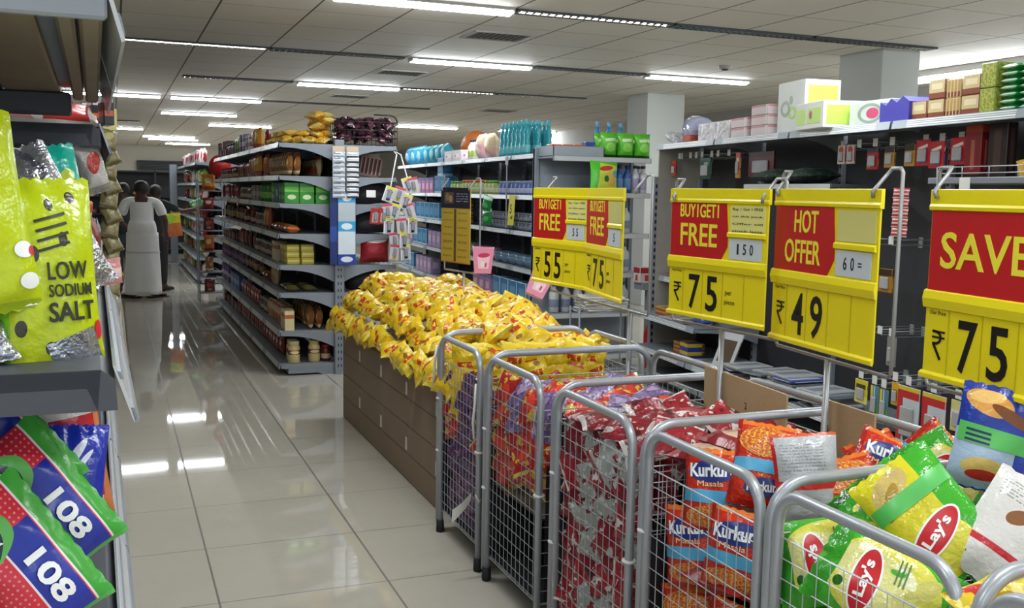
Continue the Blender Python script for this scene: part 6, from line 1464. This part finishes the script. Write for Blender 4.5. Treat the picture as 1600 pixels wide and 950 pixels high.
def shirt(root, J, s, m, hem, wide=1.):
    g = .016*s; K_ = {}
    K_['chest'] = (*J['chest'][:3], J['chest'][3]+g, J['chest'][4]+g); K_['waist'] = (*J['waist'][:3], (J['waist'][3]+g*2)*wide, (J['waist'][4]+g*2.4)*wide)
    K_['hem'] = (0, 0, hem*s, .155*s*wide, .125*s*wide); K_['mid'] = (0, 0, (hem+.14)*s, .150*s*wide, .12*s*wide); K_['col'] = (0, -.005*s, 1.43*s, .07*s, .065*s)
    E_ = [('chest', 'waist'), ('waist', 'mid'), ('mid', 'hem'), ('chest', 'col')]
    for nm in 'RL':
        a = Vector(J['sh'+nm][:3]); b = Vector(J['el'+nm][:3]); K_['sh'+nm] = (*a, J['sh'+nm][3]+g*.9); c_ = a.lerp(b, .78); K_['sl'+nm] = (*c_, .068*s); E_ += [('col', 'sh'+nm), ('sh'+nm, 'sl'+nm)]
    return skin('shirt', K_, E_, m, root)
# man in white seen from behind
r = thing('person', 'person in a white half sleeved shirt and long white wrap seen from behind', 'person', (.375, 14.76, 0), -.10)
r.scale = (1.17, 1.1, 1)
J, s = human(r, 1.63, ((.27, -.02, 1.12), (.27, .10, .90)), ((-.27, .03, 1.12), (-.20, .20, 1.02)), 1.15)
shirt(r, J, s, SHIRT, .70, 1.28)
m = MB(); rings = []
def wrap(a, b):
    z = .05+b*.90; an = a*2*PI; w_ = .205-.025*b+.010*math.sin(an*6+b*3)*(1-b)*.9; d_ = .15-.01*b+.010*math.sin(an*5)*(1-b)
    return Vector((w_*math.cos(an), d_*math.sin(an), z*s))
m.sheet(wrap, 40, 14); o = m.build('wrap', SHIRT, r); md = o.modifiers.new('t', 'SOLIDIFY'); md.thickness = .006
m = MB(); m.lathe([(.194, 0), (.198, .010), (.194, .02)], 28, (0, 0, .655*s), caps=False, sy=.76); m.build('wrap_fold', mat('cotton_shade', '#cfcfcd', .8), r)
for sd in (-1, 1):
    m = MB(); P = [(-.05, -.06), (.05, -.06), (.055, .05), (.05, .16), (.0, .20), (-.05, .16), (-.055, .05)]
    m.prism(P, lambda a, b, t: (a, b, t), 0, .014); m.tube([(-.05, .05, .012), (-.02, .055, .062), (.02, .055, .062), (.05, .05, .012)], .010, 6)
    o = m.build('sandal', mat('brown_leather', '#3a241c', .6), r); o.location = (sd*.105, -.02, 0); o.rotation_euler = (0, 0, -sd*1.15)
# dark figure beyond on the left
r = thing('person', 'person in dark shirt and charcoal trousers standing beyond the white clothed person, bag at hip', 'person', (.14, 15.35, 0), .5)
J, s = human(r, 1.60, ((.26, .05, 1.12), (.22, .26, 1.05)), ((-.27, .0, 1.12), (-.28, .05, .88)), .5); shirt(r, J, s, DKS, .86)
def trousers(r, J, s, m):
    K_ = {'pelvis': (0, 0, .93*s, .14*s, .115*s), 'waist': (0, 0, 1.02*s, .135*s, .11*s)}; E_ = [('pelvis', 'waist')]
    for nm in 'RL':
        for a, g in (('hip', .02), ('kn', .022), ('an', .024)): K_[a+nm] = (*J[a+nm][:3], J[a+nm][3]+g*s)
        E_ += [('pelvis', 'hip'+nm), ('hip'+nm, 'kn'+nm), ('kn'+nm, 'an'+nm)]
    skin('trousers', K_, E_, m, r)
    for sd, nm in ((1, 'R'), (-1, 'L')):
        a = Vector(J['heel'+nm][:3]); b = Vector(J['toe'+nm][:3]); q = Vector(J['ball'+nm][:3])
        skin('shoe', {'h': (a.x, a.y, .045*s, .042*s), 'b': (q.x, q.y, .042*s, .048*s, .036*s), 't': (b.x, b.y, .034*s, .034*s, .026*s), 'n': (J['an'+nm][0], J['an'+nm][1], .09*s, .046*s)}, [('h', 'b'), ('b', 't'), ('h', 'n')], mat('black_shoe', '#15151a', .45), r, 2)
trousers(r, J, s, DKT)
r = thing('person', 'person in dark clothes reaching an arm toward the farther shelving', 'person', (.60, 15.65, 0), -.55)
J, s = human(r, 1.58, ((.36, .14, 1.27), (.62, .24, 1.33)), ((-.27, .02, 1.12), (-.22, .2, 1.0)), .5); shirt(r, J, s, DKS, .84); trousers(r, J, s, mat('dark_trousers', '#26262b', .8, 0, .1))
b = Pillow(.20, .16, .05, 141, .1); o = bag_obj('green_packet', b, D('grpk', '#3f9a4a', ('ell', .5, .5, .3, .2, 0, '#b8d8a0')), (1.16, 15.60, 1.29), frame((-.5, -.8, .2), (0, 0, 1), .4), 'green packet held in the outstretched hand', 'packet')
b = Pillow(.26, .34, .14, 143, .08); o = bag_obj('shopping_bag', b, D('shopbag', '#d8c82a', ('v', .0, .55, '#d0743a'), ('ell', .4, .72, .3, .2, 0, '#a8d83a')), (.80, 15.25, 1.00), frame((-.2, -.95, 0), (0, 0, 1), .1), 'yellow and orange shopping bag carried beside the person in dark clothes', 'bag')
